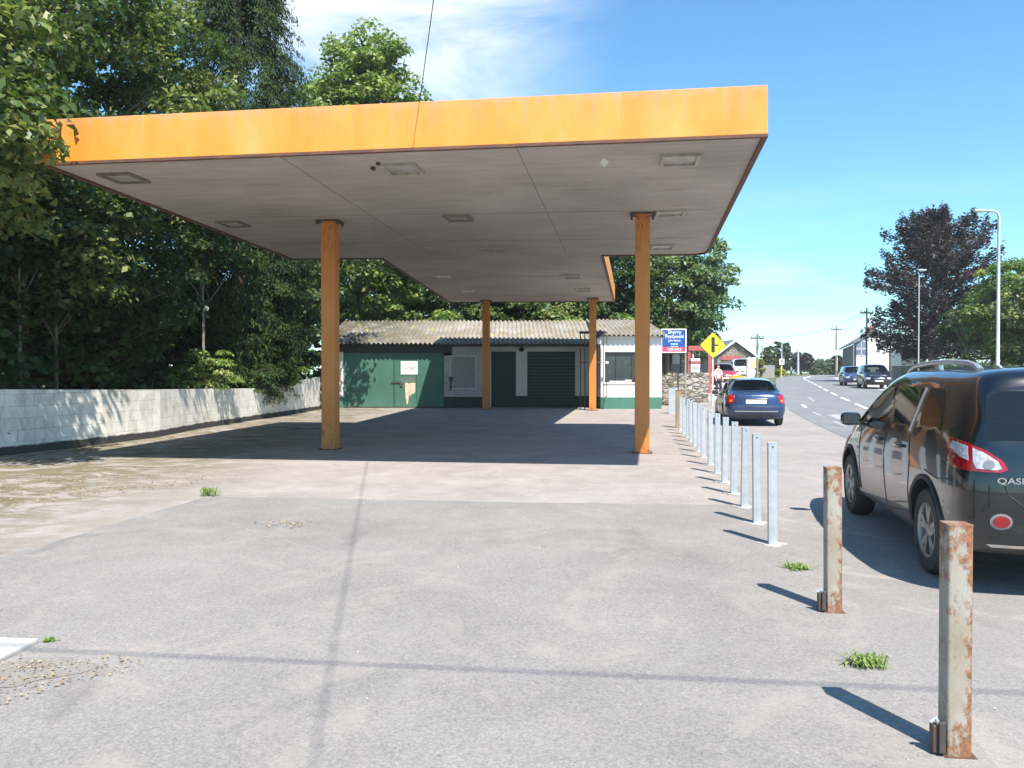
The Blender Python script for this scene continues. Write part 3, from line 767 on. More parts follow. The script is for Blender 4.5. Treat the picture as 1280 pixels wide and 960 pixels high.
# notice lettered Garage
nt_ = empty('door_notice', (FX(511), FY+.01, 1.75), 0, 'white paper notice with handwritten lettering pinned on the green door', 'notice')
part('sheet', MB().box(FX(501), FX(522), FY+.005, FY+.018, FZ(468), FZ(451.5)), M['paper'], nt_)
textmesh('lettering', 'Garage', .21, simple('grey_ink', (.16, .15, .17), None, 3, .7), Matrix.Translation((0, -.009, .08)) @ Matrix.Rotation(R(90), 4, 'X'), nt_, ext=.001, scale=(.98, 1.0))
# left strip notice
part('poster', MB().box(-8.12, -7.82, FY-.012, FY, 1.2, 1.45), M['pinkred'])
# boarded window in the white panel
bx0, bx1, bz0, bz1 = FX(564), FX(594), FZ(485), FZ(446)
bwin = part('boarded_window', MB().box(bx0, bx1, FY+.02, FY+.05, bz0, bz1), simple('boarding', (.30, .30, .30), (.24, .24, .24), 5, .8, coord='pos'))
fr = MB()
for q in ((bx0-.05, bx0, bz0-.05, bz1+.05), (bx1, bx1+.05, bz0-.05, bz1+.05), (bx0, bx1, bz1, bz1+.05), (bx0, bx1, bz0-.05, bz0)):
    fr.box(q[0], q[1], FY+.0, FY+.05, q[2], q[3])
part('window_frame', fr, M['whiteshade'], bwin)
part('letter_box', MB().box(FX(561), FX(566), FY-.03, FY+.05, 1.22, 1.42).box(FX(562.5), FX(564.5), FY-.02, FY+.05, .8, 1.22), M['darkmetal'])
# middle doors
dd = part('door', MB().box(FX(614, MY), FX(645, MY), MY+.05, MY+.11, .02, 2.60), M['dgreen'])
g = MB()
for k in range(6): g.box(FX(614, MY)+.08+k*.19, FX(614, MY)+.09+k*.19, MY+.044, MY+.05, .05, 2.58)
part('board_joint', g, M['black'], dd)
rd = MB()
x0, x1 = FX(659, MY), FX(719, MY)
for k in range(17): rd.box(x0, x1, MY+.05, MY+.075+.012*(k % 2), .02+k*.152, .02+(k+1)*.152-.008)
part('roller_door', rd, M['dgreen'])
part('bulkhead_lamp', MB().lathe([(0, -.10), (.09, -.08), (.12, 0), (.09, .08), (0, .11)], None, 14, 'z', (FX(652, MY), MY-.10, 2.68)).box(FX(652, MY)-.04, FX(652, MY)+.04, MY-.08, MY, 2.66, 2.84), M['black'])
# gutter and eaves board in the middle
part('gutter', MB().box(FX(565), 3.85, FY-.06, FY+.03, 2.80, 2.90), M['black'])
# corrugated roof pieces
def corrugated(x0, x1, y0, z0, y1, z1, pitch=.21, amp=.042, th=.012):
    n = int((x1-x0)/pitch*8); vs = []; fs = []; m = 10
    for i in range(n+1):
        x = x0+(x1-x0)*i/n; w_ = amp*math.sin(2*PI*(x-x0)/pitch)
        for j in range(m+1):
            t_ = j/m; vs.append((x, y0+(y1-y0)*t_, z0+(z1-z0)*t_+w_+.010*math.sin(x*.9+j*.5)))
    for i in range(n):
        for j in range(m):
            a = i*(m+1)+j; fs.append((a, a+m+1, a+m+2, a+1))
    q = len(vs); vs += [(x, y, z-th) for x, y, z in vs]; fs += [tuple(reversed([k+q for k in f])) for f in fs[:]]
    for i in range(n):
        a = i*(m+1); fs.append((a, a+q, a+m+1+q, a+m+1))
    return MB().add(vs, fs)
part('roof', corrugated(-8.6, 3.95, 36.15, 2.93, 41.2, 4.28), M['sheet'], smooth=True)
part('kiosk_roof', corrugated(3.80, 6.78, 35.1, 3.27, 41.2, 4.34), M['sheet'], smooth=True)
bk = MB().box(-8.4, 6.6, 41.15, 41.35, 0, 4.15)
bk.prism([(36.9, 0), (41.2, 0), (41.2, 4.15), (36.9, 2.9)], -8.38, -8.2, axis='x')
part('back_wall', bk, M['concwall'])
part('ceiling', MB().box(-8.2, 3.9, 36.85, 37.4, 2.88, 2.92).box(-3.0, 3.9, 37.0, 41, 3.1, 3.16), M['black'])
part('barge_board', MB().prism([(35.15, 3.10), (35.15, 3.22), (41.2, 4.28), (41.2, 4.16)], 6.63, 6.66, axis='x'), M['concwall'])

# ---- pipe frame standing before the kiosk corner
pf = empty('pipe_frame', (3.6, 34.9, 0), 0, 'thin dark steel pipe frame standing in front of the kiosk corner', 'pipe frame')
PY = 34.9
m_ = MB()
z = FZ(415.5, PY); zm = FZ(453, PY); zb = FZ(494, PY)
m_.box(FX(724, PY), FX(757, PY), PY-.04, PY+.04, z-.06, z+.05)
part('top_bar', m_, M['black'], pf)
for px in (725.5, 731):
    part('upright', MB().tube([(FX(px, PY), PY, z), (FX(px, PY), PY, 0)], .022), M['darkmetal'], pf)
part('upright', MB().tube([(FX(754, PY), PY, z), (FX(754, PY), PY, .0)], .022), M['darkmetal'], pf)
part('upright', MB().tube([(FX(758.5, PY), PY, z+.05), (FX(758.5, PY), PY, .55), (FX(758.5, PY), KY, .55)], .02), M['darkmetal'], pf)
part('cross_rail', MB().tube([(FX(724, PY), PY, zm), (FX(752, PY), PY, zm)], .018), M['darkmetal'], pf)
part('clamp', MB().box(FX(757, PY), FX(760.5, PY), PY-.04, PY+.04, zm-.05, zm+.04), M['white'], pf)
sp = empty('floodlight', (3.86, 35.2, 2.95), 0, 'small white floodlight under the eave at the kiosk corner', 'lamp')
part('housing', MB().box(3.72, 3.90, 35.02, 35.18, 2.86, 3.10, bev=.02), M['white'], sp)
part('bracket', MB().box(3.79, 3.83, 35.18, 35.40, 2.94, 3.0), M['darkmetal'], sp)

# ================================================================== bollards
def rust_bollard(x, y, h, rz, label, lean=0):
    o = empty('rusty_bollard', (x, y, 0), rz, label, 'bollard', 'rusty square steel posts'); o.rotation_euler[1] = R(lean)
    w = .050; r = .013
    prof = []
    for (cx, cy, a0) in ((w-r, w-r, 0), (-w+r, w-r, 90), (-w+r, -w+r, 180), (w-r, -w+r, 270)):
        for k in range(4): t_ = R(a0+30*k); prof.append((cx+r*math.cos(t_), cy+r*math.sin(t_)))
    MB().prism(prof, 0, h).build('post', M['rusty'], o, smooth=True)
    MB().prism([(px*1.02, py*1.02) for px, py in prof], h, h+.006).build('cap', M['rusty'], o)
    MB().box(-.105, -.055, -.045, -.005, .015, .13).box(-.085, -.058, -.06, -.045, .02, .15).build('hinge_bracket', M['darkmetal'], o, bevel=.004)
    MB().tube([(-.11, -.03, .14), (-.09, -.03, .16), (-.07, -.03, .12)], .009).build('lock_ring', M['galv'], o)
    MB().box(-.064, .066, -.064, .064, -.005, .008).build('foot_plate', M['lip'], o)
    return o
rust_bollard(1.862, 3.345, .965, R(-6), 'rusty white-painted square post nearest the camera', 0)
rust_bollard(2.150, 5.34, .965, R(-6), 'rusty white-painted square post beside the tuft of grass, by the front of the black car', -.4)
ORD = ['first', 'second', 'third', 'fourth', 'fifth', 'sixth', 'seventh', 'eighth', 'ninth', 'tenth', 'eleventh', 'twelfth', 'thirteenth', 'fourteenth']
def galv_src():
    o = empty('galvanised_bollard', (0, 0, 0)); w = .042; r = .010; prof = []
    for (cx, cy, a0) in ((w-r, w-r, 0), (-w+r, w-r, 90), (-w+r, -w+r, 180), (w-r, -w+r, 270)):
        for k in range(4): t_ = R(a0+30*k); prof.append((cx+r*math.cos(t_), cy+r*math.sin(t_)))
    MB().prism(prof, 0, .945).build('post', M['galv'], o, smooth=True)
    MB().prism([(px*1.04, py*1.04) for px, py in prof], .945, .953).build('cap', M['galv'], o)
    MB().lathe([(0, -.046), (.008, -.0455), (.008, -.040)], None, 10, 'y', (.0, 0, .915)).build('bolt_hole', M['black'], o)
    c = []
    for k in range(14):
        t_ = 2*PI*k/14; q = .12+.03*math.sin(3*t_)+.02*math.sin(5*t_+1); c.append((q*math.cos(t_), q*math.sin(t_)))
    MB().prism(c, 0, .010).build('concrete_collar', M['path'], o)
    return o
src = galv_src()
def clone(o, name=None):
    c = o.copy(); COL.objects.link(c)
    for ch in o.children:
        d_ = clone(ch); d_.parent = c
    return c
spots = [(2.425, 7.42), (2.60, 8.47), (2.765, 9.50), (2.93, 10.55), (3.10, 11.65), (3.27, 12.72), (3.44, 13.85), (3.60, 15.05), (3.79, 16.2), (3.97, 17.35), (4.14, 18.5), (4.33, 19.7), (4.50, 20.9), (4.66, 22.1)]
for i, (x, y) in enumerate(spots):
    o = src if i == 0 else clone(src)
    o.location = (x, y, 0); o.rotation_euler = (R(random.uniform(-.7, .7)), R(random.uniform(-.9, .9)), R(-9+random.uniform(-3, 3)))
    tag(o, ('galvanised steel post, first of the silver row beyond the two rusty posts' if i == 0 else
            'galvanised steel post, %s in the silver row counted from the rusty posts' % ORD[i]), 'bollard', 'galvanised steel posts along the layby')
b1 = empty('wooden_post', (4.86, 23.3, 0), R(-9), 'brown weathered post between the silver posts and the shop corner', 'post')
MB().box(-.09, .09, -.07, .07, 0, 1.08).build('post', M['wood'], b1, bevel=.01)
MB().box(-.095, .095, -.075, .075, 1.08, 1.095).build('cap', M['lip'], b1)
for i, (x, y, lab) in enumerate(((6.22, 31.2, 'pale wide steel post just in front of the shop corner, left of the pair'), (6.50, 31.9, 'pale wide steel post near the shop corner, right of the pair'))):
    o = empty('wide_post', (x, y, 0), R(-9), lab, 'bollard', 'wide pale posts at the shop corner')
    MB().box(-.11, .11, -.05, .05, 0, 1.0).build('post', M['galv'], o, bevel=.008)
    MB().box(-.115, .115, -.055, .055, 1.0, 1.01).build('cap', M['galv'], o)

# ================================================================== signs
# estate agent board
SY = 38.0
bx0, bx1 = FX(831, SY)-.18, FX(858, SY); z0, z1 = FZ(441, SY), FZ(411, SY)
eb = empty('agent_board', ((bx0+bx1)/2, SY, gz(7.6, SY)), 0, 'blue and red for sale board on posts at the right end of the shop', 'sign')
part('frame_panel', MB().box(bx0, bx1, SY, SY+.03, z0, z1), M['signwhite'], eb)
part('blue_field', MB().box(bx0+.05, bx1-.05, SY-.004, SY, z0+.27, z1-.05), M['signblue'], eb)
part('red_field', MB().box(bx0+.05, bx1-.05, SY-.004, SY, z0+.05, z0+.268), M['signred'], eb)
cx = (bx0+bx1)/2; base = world_of(eb).inverted()
def btxt(name, s, size, zz, mat=M['signwhite'], sc=(1, 1), bold=0):
    textmesh(name, s, size, mat, base @ Matrix.Translation((cx+.03, SY-.006, zz)) @ Matrix.Rotation(R(90), 4, 'X'), eb, ext=.002, scale=sc, bold=bold)
hh = z1-z0
btxt('lettering', 'Sherry', .24, z1-.16, sc=(1.0, .95), bold=.002); btxt('lettering', 'FitzGerald', .24, z1-.37, sc=(.86, .95), bold=.002)
btxt('lettering', 'John Rohan', .14, z1-.56, sc=(.9, 1), bold=.001)
btxt('lettering', 'FOR SALE', .17, z0+.16, sc=(.9, 1), bold=.002)
part('small_print', MB().box(cx-.15, cx+.2, SY-.006, SY-.003, z1-.76, z1-.69).box(cx-.15, cx+.2, SY-.006, SY-.003, z1-.86, z1-.82), simple('pale_blue_print', (.35, .6, .75), None, 3, .5), eb)
for xx in (bx1-.03,): part('post', MB().box(xx-.04, xx+.04, SY+.03, SY+.09, gz(xx, SY), z1), M['polewood'], eb)

# warning diamond
DY = 36.0; dx, dz = FX(891, DY), FZ(431.5, DY); hd = .575
ws = empty('warning_sign', (dx, DY, gz(dx, DY)), 0, 'yellow diamond junction warning sign on a white post beside the blue car', 'road sign')
def rr_diamond(h, r=.05):
    pts = []
    for k in range(4):
        a0 = R(90*k); c = (math.cos(a0)*(h-r*1.41), math.sin(a0)*(h-r*1.41))
        for j in range(-2, 3): t_ = a0+R(22.5*j); pts.append((c[0]+r*math.cos(t_), c[1]+r*math.sin(t_)))
    return pts
def dia(name, h, y0, y1, mat):
    q = [(dx+a, dz+b) for a, b in rr_diamond(h)]
    part(name, MB().prism(q, y0, y1, axis='y'), mat, ws)
dia('plate', hd, DY-.01, DY, M['yellow'])
q = [(dx+a, dz+b) for a, b in rr_diamond(hd+.03)]
part('rim', MB().prism(q, DY+.001, DY+.012, axis='y'), M['darkmetal'], ws)
part('junction_symbol', MB().box(dx-.075, dx+.085, DY-.014, DY-.0105, dz-.33, dz+.36).box(dx+.085, dx+.26, DY-.014, DY-.0105, dz-.035, dz+.035), M['black'], ws)
part('post', MB().tube([(dx, DY+.05, gz(dx, DY)), (dx, DY+.05, dz+.3)], .045, seg=12), M['whiteshade'], ws)

# ================================================================== beyond the layby
# rubble wall
rw = empty('rubble_wall', (8.2, 39.2, gz(8.2, 39.2)), 0, 'low rubble stone wall behind the end of the post row, under the blue board', 'wall')
def rubble(pts, z0f, z1f, th, n=60):
    vs = []; fs = []; rnd = random.Random(5)
    pts = [Vector(p) for p in pts]; m = 12; tot = n
    for i in range(tot+1):
        t_ = i/tot*(len(pts)-1); k = min(int(t_), len(pts)-2); p = pts[k].lerp(pts[k+1], t_-k)
        d_ = (pts[k+1]-pts[k]).normalized(); nn = Vector((-d_.y, d_.x))
        top = z1f(p)+rnd.uniform(-.09, .07)
        for j in range(m+1):
            z_ = gz(p.x, p.y)+(top-gz(p.x, p.y))*j/m; q_ = p-nn*(th/2+rnd.uniform(-.03, .04)); vs.append((q_.x, q_.y, z_))
        for j in range(m, -1, -1):
            z_ = gz(p.x, p.y)+(top-gz(p.x, p.y))*j/m; q_ = p+nn*(th/2); vs.append((q_.x, q_.y, z_))
    W_ = 2*(m+1)
    for i in range(tot):
        for j in range(W_-1): a = i*W_+j; fs.append((a, a+W_, a+W_+1, a+1))
    fs.append(tuple(range(W_))); fs.append(tuple(reversed([tot*W_+k for k in range(W_)])))
    return MB().add(vs, fs)
rubble([(6.9, 38.8), (9.35, 39.0), (9.9, 43.5)], None, lambda p: 1.58, .45).build('stonework', M['stone'], rw, world=True)
# ================================================================== vehicles
def inside_decal(poly, cuts=3):
    bm = bmesh.new(); vs = [bm.verts.new((u, v, 0)) for u, v in poly]; bm.faces.new(vs)
    bmesh.ops.triangulate(bm, faces=bm.faces[:])
    for _ in range(cuts):
        L = [e for e in bm.edges if e.calc_length() > .05]
        if not L: break
        bmesh.ops.subdivide_edges(bm, edges=L, cuts=1, use_grid_fill=True)
        bmesh.ops.triangulate(bm, faces=bm.faces[:])
    bm.verts.ensure_lookup_table(); bm.verts.index_update()
    V_ = [(v.co.x, v.co.y) for v in bm.verts]; F_ = [[v.index for v in f.verts] for f in bm.faces]
    E_ = [[v.index for v in e.verts] for e in bm.edges if e.is_boundary]
    bm.free(); return V_, F_, E_
def decal(bvh, poly, org, U, Vv, D, off, name, mat, parent, back=.02, cuts=3):
    org, U, Vv, D = Vector(org), Vector(U).normalized(), Vector(Vv).normalized(), Vector(D).normalized()
    V2, F2, E2 = inside_decal(poly, cuts); top = []; bot = []
    hits = []
    for u, v in V2:
        p = org+U*u+Vv*v-D*2
        h = bvh.ray_cast(p, D)
        hits.append(h[0])
    good = [h for h in hits if h is not None]
    if not good: print('decal miss', name); return None
    for (u, v), h in zip(V2, hits):
        if h is None:
            h = min(good, key=lambda g: (g-(org+U*u+Vv*v)).cross(D).length)
        top.append(h-D*off); bot.append(h+D*back)
    n = len(top); fs = [tuple(f) for f in F2]
    fs += [(a, b, b+n, a+n) for a, b in E2]
    o = MB().add(top+bot, fs).build(name, mat, parent)
    bm = bmesh.new(); bm.from_mesh(o.data); bmesh.ops.recalc_face_normals(bm, faces=bm.faces[:]); bm.to_mesh(o.data); bm.free()
    return o

def wheel(parent, x, y, r, w, side, spokes=5, rimmat=None):
    wh = empty('wheel', (x, y, r)); wh.parent = parent
    rr = r*.64
    # turn outward: outer face towards side*y
    prof = [(rr, -w/2+.01), (rr+.02, -w/2), (r-.03, -w/2+.005), (r-.008, -w/2+.03), (r, -w/4), (r, w/4), (r-.008, w/2-.03), (r-.03, w/2-.005), (rr+.02, w/2), (rr, w/2-.01), (rr-.01, w/2-.04), (rr-.01, -w/2+.04), (rr, -w/2+.01)]
    MB().lathe(prof, None, 40, 'y').build('tyre', M['rubber'], wh, smooth=True)
    rim = MB(); s = side
    rim.lathe([(rr+.004, s*(w/2-.012)), (rr-.008, s*(w/2-.004)), (rr-.028, s*(w/2-.02)), (rr-.035, s*(w/2-.07)), (rr-.04, -s*(w/2-.03))], None, 40, 'y')
    rim.lathe([(0, s*(w/2-.015)), (.05, s*(w/2-.018)), (.07, s*(w/2-.035)), (.075, s*(w/2-.09)), (0, s*(w/2-.10))], None, 20, 'y')
    for k in range(spokes):
        T = Matrix.Rotation(2*PI*k/spokes, 4, 'Y')
        for sg in (-1, 1):
            vs = []
            for (rad, hw, cx) in ((.05, .018, 0), (rr-.03, .022, sg*.038)):
                for yy in (w/2-.02, w/2-.055):
                    vs += [T @ Vector((cx-hw, s*yy, rad)), T @ Vector((cx+hw, s*yy, rad))]
            rim.add(vs, [(0, 1, 5, 4), (2, 6, 7, 3), (0, 4, 6, 2), (1, 3, 7, 5), (4, 5, 7, 6), (0, 2, 3, 1)])
    rim.build('rim', rimmat or M['alloy'], wh, smooth=True)
    MB().lathe([(0, -s*.03), (rr-.05, -s*.03), (rr-.05, s*.0), (0, s*.0)], None, 24, 'y').build('brake_disc', M['plastic'], wh)
    return wh

def car(spec, loc, rz, label, cat, group=None, name='parked_car', lvl=3):
    root = empty(name, loc, rz, label, cat, group)
    st = spec['st']; NR = 10
    bm = bmesh.new(); cl = bm.edges.layers.float.new('crease_edge'); vl = bm.verts.layers.float.new('crease_vert'); mats = [spec['paint'], M['plastic'], M['carglass'], M['tintglass'], M['trim']]
    G = []
    for s in st:
        xs, ys, zs, t8, t9 = s['x'], s['y'], s['z'], s.get('t8', s['z'][5]+.02), s.get('t9', s['z'][5]+.03)
        xa = xs if hasattr(xs, '__len__') else [xs]*6
        x8 = s.get('x8', xa[5]); x9 = s.get('x9', x8)
        def mk_(sg):
            L = [(xa[0], .55*ys[0]*sg, zs[0]-.02)]
            L += [(xa[i], ys[i]*sg, zs[i]) for i in range(6)]
            L += [(x8, .55*ys[5]*sg, t8)]
            return [bm.verts.new(p) for p in L]
        Lf = mk_(1); Rt = mk_(-1)
        cb = bm.verts.new((xa[0], 0, zs[0]-.02)); ct = bm.verts.new((x9, 0, t9))
        G.append((Lf, Rt, cb, ct))
    # loop order: cb, L0..L7, ct
    cells = {}
    for i in range(len(G)-1):
        A, B = G[i], G[i+1]
        for sg in (0, 1):
            a = [A[2]]+A[sg]+[A[3]]; b = [B[2]]+B[sg]+[B[3]]
            for r in range(len(a)-1):
                f = (a[r], b[r], b[r+1], a[r+1]) if sg == 0 else (a[r+1], b[r+1], b[r], a[r])
                cells[(i, sg, r)] = bm.faces.new(f)
    # end caps: columns at y = 1, .55, 0, -.55, -1
    for which, idx in (('rear', 0), ('front', len(G)-1)):
        Lf, Rt, cb, ct = G[idx]; bul = spec.get('bulge_'+which, .06)*(-1 if which == 'rear' else 1)
        rows = [[Lf[1], Lf[0], cb, Rt[0], Rt[1]]]
        for r in range(2, 6):
            l, q = Lf[r], Rt[r]
            row = [l]
            for f_ in (.55, 0, -.55):
                row.append(bm.verts.new((l.co.x+bul*(1-f_*f_), l.co.y*f_, l.co.z)))
            row.append(q); rows.append(row)
        rows.append([Lf[6], Lf[7], ct, Rt[7], Rt[6]])
        for r in range(5):
            for c_ in range(4):
                q = (rows[r][c_], rows[r][c_+1], rows[r+1][c_+1], rows[r+1][c_])
                f = bm.faces.new(q if which == 'rear' else q[::-1])
                cells[(which, r, c_)] = f
    bmesh.ops.recalc_face_normals(bm, faces=bm.faces[:])
    def glass(keys, mi, th):
        fs = [cells[k] for k in keys]
        r = bmesh.ops.inset_region(bm, faces=fs, thickness=th, depth=-.0, use_boundary=True, use_even_offset=True)
        for f in r['faces']: f.material_index = 4
        for f in fs: f.material_index = mi
        for f in fs:
            for e in f.edges:
                if any(g not in fs for g in e.link_faces):
                    e[cl] = 1.0
                    for v in e.verts: v[vl] = .75
    for keys, mi, th in spec['glass']: glass(keys, mi, th)
    if spec.get('clad'):
        for k, f in cells.items():
            if k[0] in ('rear', 'front'):
                if k[1] == 0: f.material_index = 1
            elif k[2] in (0, 1) : f.material_index = 1
    for (i, r, v) in spec.get('crease', []):
        for sg in (0, 1):
            a = ([G[i][2]]+G[i][sg]+[G[i][3]])[r]; b = ([G[i+1][2]]+G[i+1][sg]+[G[i+1][3]])[r]
            e = bm.edges.get((a, b))
            if e: e[cl] = v
    me = bpy.data.meshes.new('body'); bm.to_mesh(me); bm.free()
    for m_ in mats: me.materials.append(m_)
    tmp = bpy.data.objects.new('tmp_body', me); COL.objects.link(tmp)
    md = tmp.modifiers.new('s', 'SUBSURF'); md.levels = lvl; md.render_levels = lvl
    wb, wr, tw = spec['wb'], spec['wr'], spec['tw']
    cut = MB()
    for x in (0, wb):
        for sg in (-1, 1):
            y0, y1 = sorted((sg*(tw-.26), sg*(tw+.35)))
            n = len(cut.v)
            cut.lathe([(0, y0), (wr+.062, y0), (wr+.062, y1), (0, y1)], None, 40, 'y', (x, 0, wr+.01))
    co = cut.build('tmp_cut', M['black'])
    bmc = bmesh.new(); bmc.from_mesh(co.data); bmesh.ops.remove_doubles(bmc, verts=bmc.verts[:], dist=1e-5); bmesh.ops.recalc_face_normals(bmc, faces=bmc.faces[:]); bmc.to_mesh(co.data); bmc.free()
    co.data.materials.clear()
    for m_ in mats: co.data.materials.append(m_)
    co.data.polygons.foreach_set('material_index', [1]*len(co.data.polygons))
    bo = tmp.modifiers.new('b', 'BOOLEAN'); bo.operation = 'DIFFERENCE'; bo.object = co; bo.solver = 'EXACT'
    bpy.context.view_layer.update()
    dg = bpy.context.evaluated_depsgraph_get()
    full = bpy.data.meshes.new_from_object(tmp.evaluated_get(dg))
    bpy.data.objects.remove(tmp); bpy.data.objects.remove(co)
    b2 = bmesh.new(); b2.from_mesh(full); bvh = BVHTree.FromBMesh(b2)
    # split the glass out, one object for each pane
    def sub(faces, name, mat, parent, solid=0):
        idx = {}; vs = []; fs = []
        for f in faces:
            q = []
            for v in f.verts:
                if v.index not in idx: idx[v.index] = len(vs); vs.append(v.co.copy())
                q.append(idx[v.index])
            fs.append(tuple(q))
        mb = MB(); mb.v = [tuple(v) for v in vs]; mb.f = fs
        o = mb.build(name, mat, parent, smooth=True); return o
    b2.verts.index_update()
    seen = set(); panes = []
    for f in b2.faces:
        if f.material_index in (2, 3) and f not in seen:
            grp = []; stack = [f]; seen.add(f)
            while stack:
                g = stack.pop(); grp.append(g)
                for e in g.edges:
                    for h in e.link_faces:
                        if h not in seen and h.material_index == f.material_index: seen.add(h); stack.append(h)
            panes.append(grp)
    for grp in panes:
        c = sum((g.calc_center_median() for g in grp), Vector())/len(grp); nrm_ = sum((g.normal for g in grp), Vector())
        nm = 'window' if abs(nrm_.y) > abs(nrm_.x)+abs(nrm_.z)*.5 else ('windscreen' if nrm_.x > 0 else 'rear_window')
        sub(grp, nm, M['carglass'] if grp[0].material_index == 2 else M['tintglass'], root)
    bf = [f for f in b2.faces if f.material_index in (0,)]
    body = sub(bf, 'body', spec['paint'], root)
    sf = [f for f in b2.faces if f.material_index in (1,)]
    if sf: sub(sf, 'cladding', M['plastic'], root)
    tf = [f for f in b2.faces if f.material_index == 4]
    if tf: sub(tf, 'window_trim', M['trim'], root)
    b2.free()
    for x in (0, wb):
        for sg in (-1, 1): wheel(root, x, sg*tw-sg*.105, wr, spec.get('ww', .21), sg, spec.get('spokes', 5))
    # seats
    sx = spec['seats']; hz = spec.get('seat_h', .80)
    for x, w_, ys in ((sx[0], .50, (-.37, .37)), (sx[1], 1.25, (0,))):
        for y in ys:
            q = MB().box(x-.08, x+.06, y-w_/2, y+w_/2, .45, hz+.28, bev=.04)
            hr = (y,) if w_ < 1 else (-.38, .38)
            for yy in hr: q.box(x-.10, x, yy-.13, yy+.13, hz+.30, hz+.48, bev=.03)
            q.box(x, x+.5, y-w_/2, y+w_/2, .40, .55, bev=.03)
            q.build('seat', spec.get('seatmat', M['plastic']), root, smooth=True)
    MB().box(-.45, wb-.4, -.72, .72, .30, .36).box(wb-.42, wb-.22, -.70, .70, .36, spec.get('dash', .98), bev=.03).build('cabin_floor', M['plastic'], root)
    return root, bvh
def mirror(root, x, y, z, mat, s=1):
    for sg in (-1, 1):
        m = MB().box(-.06, .05, -.10, .10, -.065, .075, bev=.04); m.v = [(a+x, b+sg*(y+.10), c+z) for a, b, c in m.v]
        o = m.build('mirror', mat, root, smooth=True)
        MB().box(x-.066, x-.060, sg*(y+.10)-.08, sg*(y+.10)+.08, z-.045, z+.055).build('mirror_glass', M['glassdark'], o)
        MB().box(x-.02, x+.03, sg*y-.03, sg*y+.05, z-.06, z-.03).build('mirror_arm', M['plastic'], o)
def seam(bvh, pts, sg, name, root, r=.006, mat=None):
    out = []
    for k in range(len(pts)-1):
        a, b = Vector((*pts[k], 0)), Vector((*pts[k+1], 0)); n = max(2, int((b-a).length/.05))
        for j in range(n+(k == len(pts)-2)):
            p = a.lerp(b, j/n); h = bvh.ray_cast(Vector((p.x, sg*2, p.y)), Vector((0, -sg, 0)))
            if h[0] is not None: out.append(h[0]-Vector((0, sg*.001, 0)))
    if len(out) > 1: MB().tube(out, r, seg=6).build(name, mat or M['black'], root)

def S_(x, y, z, **k): return dict(x=x, y=y, z=z, **k)
SUV = dict(paint=M['paint_black'], wb=2.765, wr=.345, tw=.885, clad=True, bulge_rear=.07, bulge_front=.16, seats=(1.55, .65), seat_h=.86, dash=1.02, ww=.225, spokes=5,
  st=[S_([-.76, -.87, -.87, -.82, -.68, -.63], [.72, .81, .83, .78, .68, .62], [.32, .52, .82, 1.10, 1.47, 1.585], t8=1.60, t9=1.61, x8=-.68, x9=-.70),
      S_([-.62, -.68, -.68, -.63, -.50, -.46], [.84, .905, .905, .86, .715, .65], [.27, .50, .83, 1.11, 1.49, 1.60], t8=1.625, t9=1.635),
      S_([-.30, -.30, -.30, -.28, -.18, -.14], [.86, .905, .91, .87, .725, .65], [.25, .50, .85, 1.11, 1.49, 1.60], t8=1.625, t9=1.635),
      S_([.36, .36, .36, .40, .30, .30], [.86, .90, .905, .875, .735, .66], [.24, .50, .85, 1.09, 1.495, 1.61], t8=1.64, t9=1.65),
      S_([.46, .46, .46, .52, .40, .40], [.86, .90, .905, .875, .74, .66], [.24, .50, .85, 1.085, 1.495, 1.61], t8=1.64, t9=1.65),
      S_([1.20, 1.2, 1.2, 1.2, 1.17, 1.17], [.86, .90, .90, .87, .74, .66], [.24, .50, .84, 1.06, 1.49, 1.605], t8=1.635, t9=1.645),
      S_([1.32, 1.32, 1.32, 1.32, 1.26, 1.26], [.86, .90, .90, .87, .74, .66], [.24, .50, .84, 1.055, 1.485, 1.60], t8=1.63, t9=1.64),
      S_([1.95, 1.95, 1.95, 1.95, 1.86, 1.74], [.86, .90, .90, .865, .71, .62], [.24, .50, .83, 1.04, 1.44, 1.56], t8=1.59, t9=1.60, x8=1.80, x9=1.83),
      S_([2.66, 2.66, 2.66, 2.66, 2.56, 2.46], [.86, .90, .90, .85, .82, .76], [.24, .50, .82, 1.00, 1.05, 1.08], t8=1.09, t9=1.10, x8=2.62, x9=2.68),
      S_(3.05, [.85, .895, .88, .81, .75, .62], [.25, .50, .78, .94, .99, 1.015], t8=1.03, t9=1.035),
      S_([3.36]*6, [.80, .86, .84, .74, .67, .55], [.26, .48, .72, .86, .90, .925], t8=.94, t9=.945),
      S_([3.50, 3.54, 3.52, 3.46, 3.40, 3.34], [.62, .70, .69, .62, .55, .48], [.28, .46, .64, .77, .82, .85], t8=.86, t9=.865)],
  glass=[([(2, sg, 5)], 3, .035) for sg in (0, 1)]+[([(4, sg, 5)], 3, .035) for sg in (0, 1)]+[([(6, sg, 5), (7, sg, 5)], 2, .03) for sg in (0, 1)]
       +[([(7, 0, 7), (7, 0, 8), (7, 1, 7), (7, 1, 8)], 2, .04)]+[([('rear', 3, c) for c in range(4)], 3, .018)],
  crease=[(i, 5, .35) for i in range(8)]+[(i, 2, .5) for i in range(11)])
for s_ in SUV['st']:     # taller, squarer glasshouse and a higher bumper line
    s_['z'] = [s_['z'][0]+.04, s_['z'][1]+.01, s_['z'][2]+.01]+[z_*1.012 for z_ in s_['z'][3:]]
    s_['y'] = s_['y'][:4]+[s_['y'][4]+.035, s_['y'][5]+.045]
    for q in ('t8', 't9'):
        if q in s_: s_[q] *= 1.012
suv, bv = car(SUV, (4.175, 6.20, 0), R(90-11.2), 'black high-roofed car with roof rails parked at the right edge, nearest the camera', 'car')
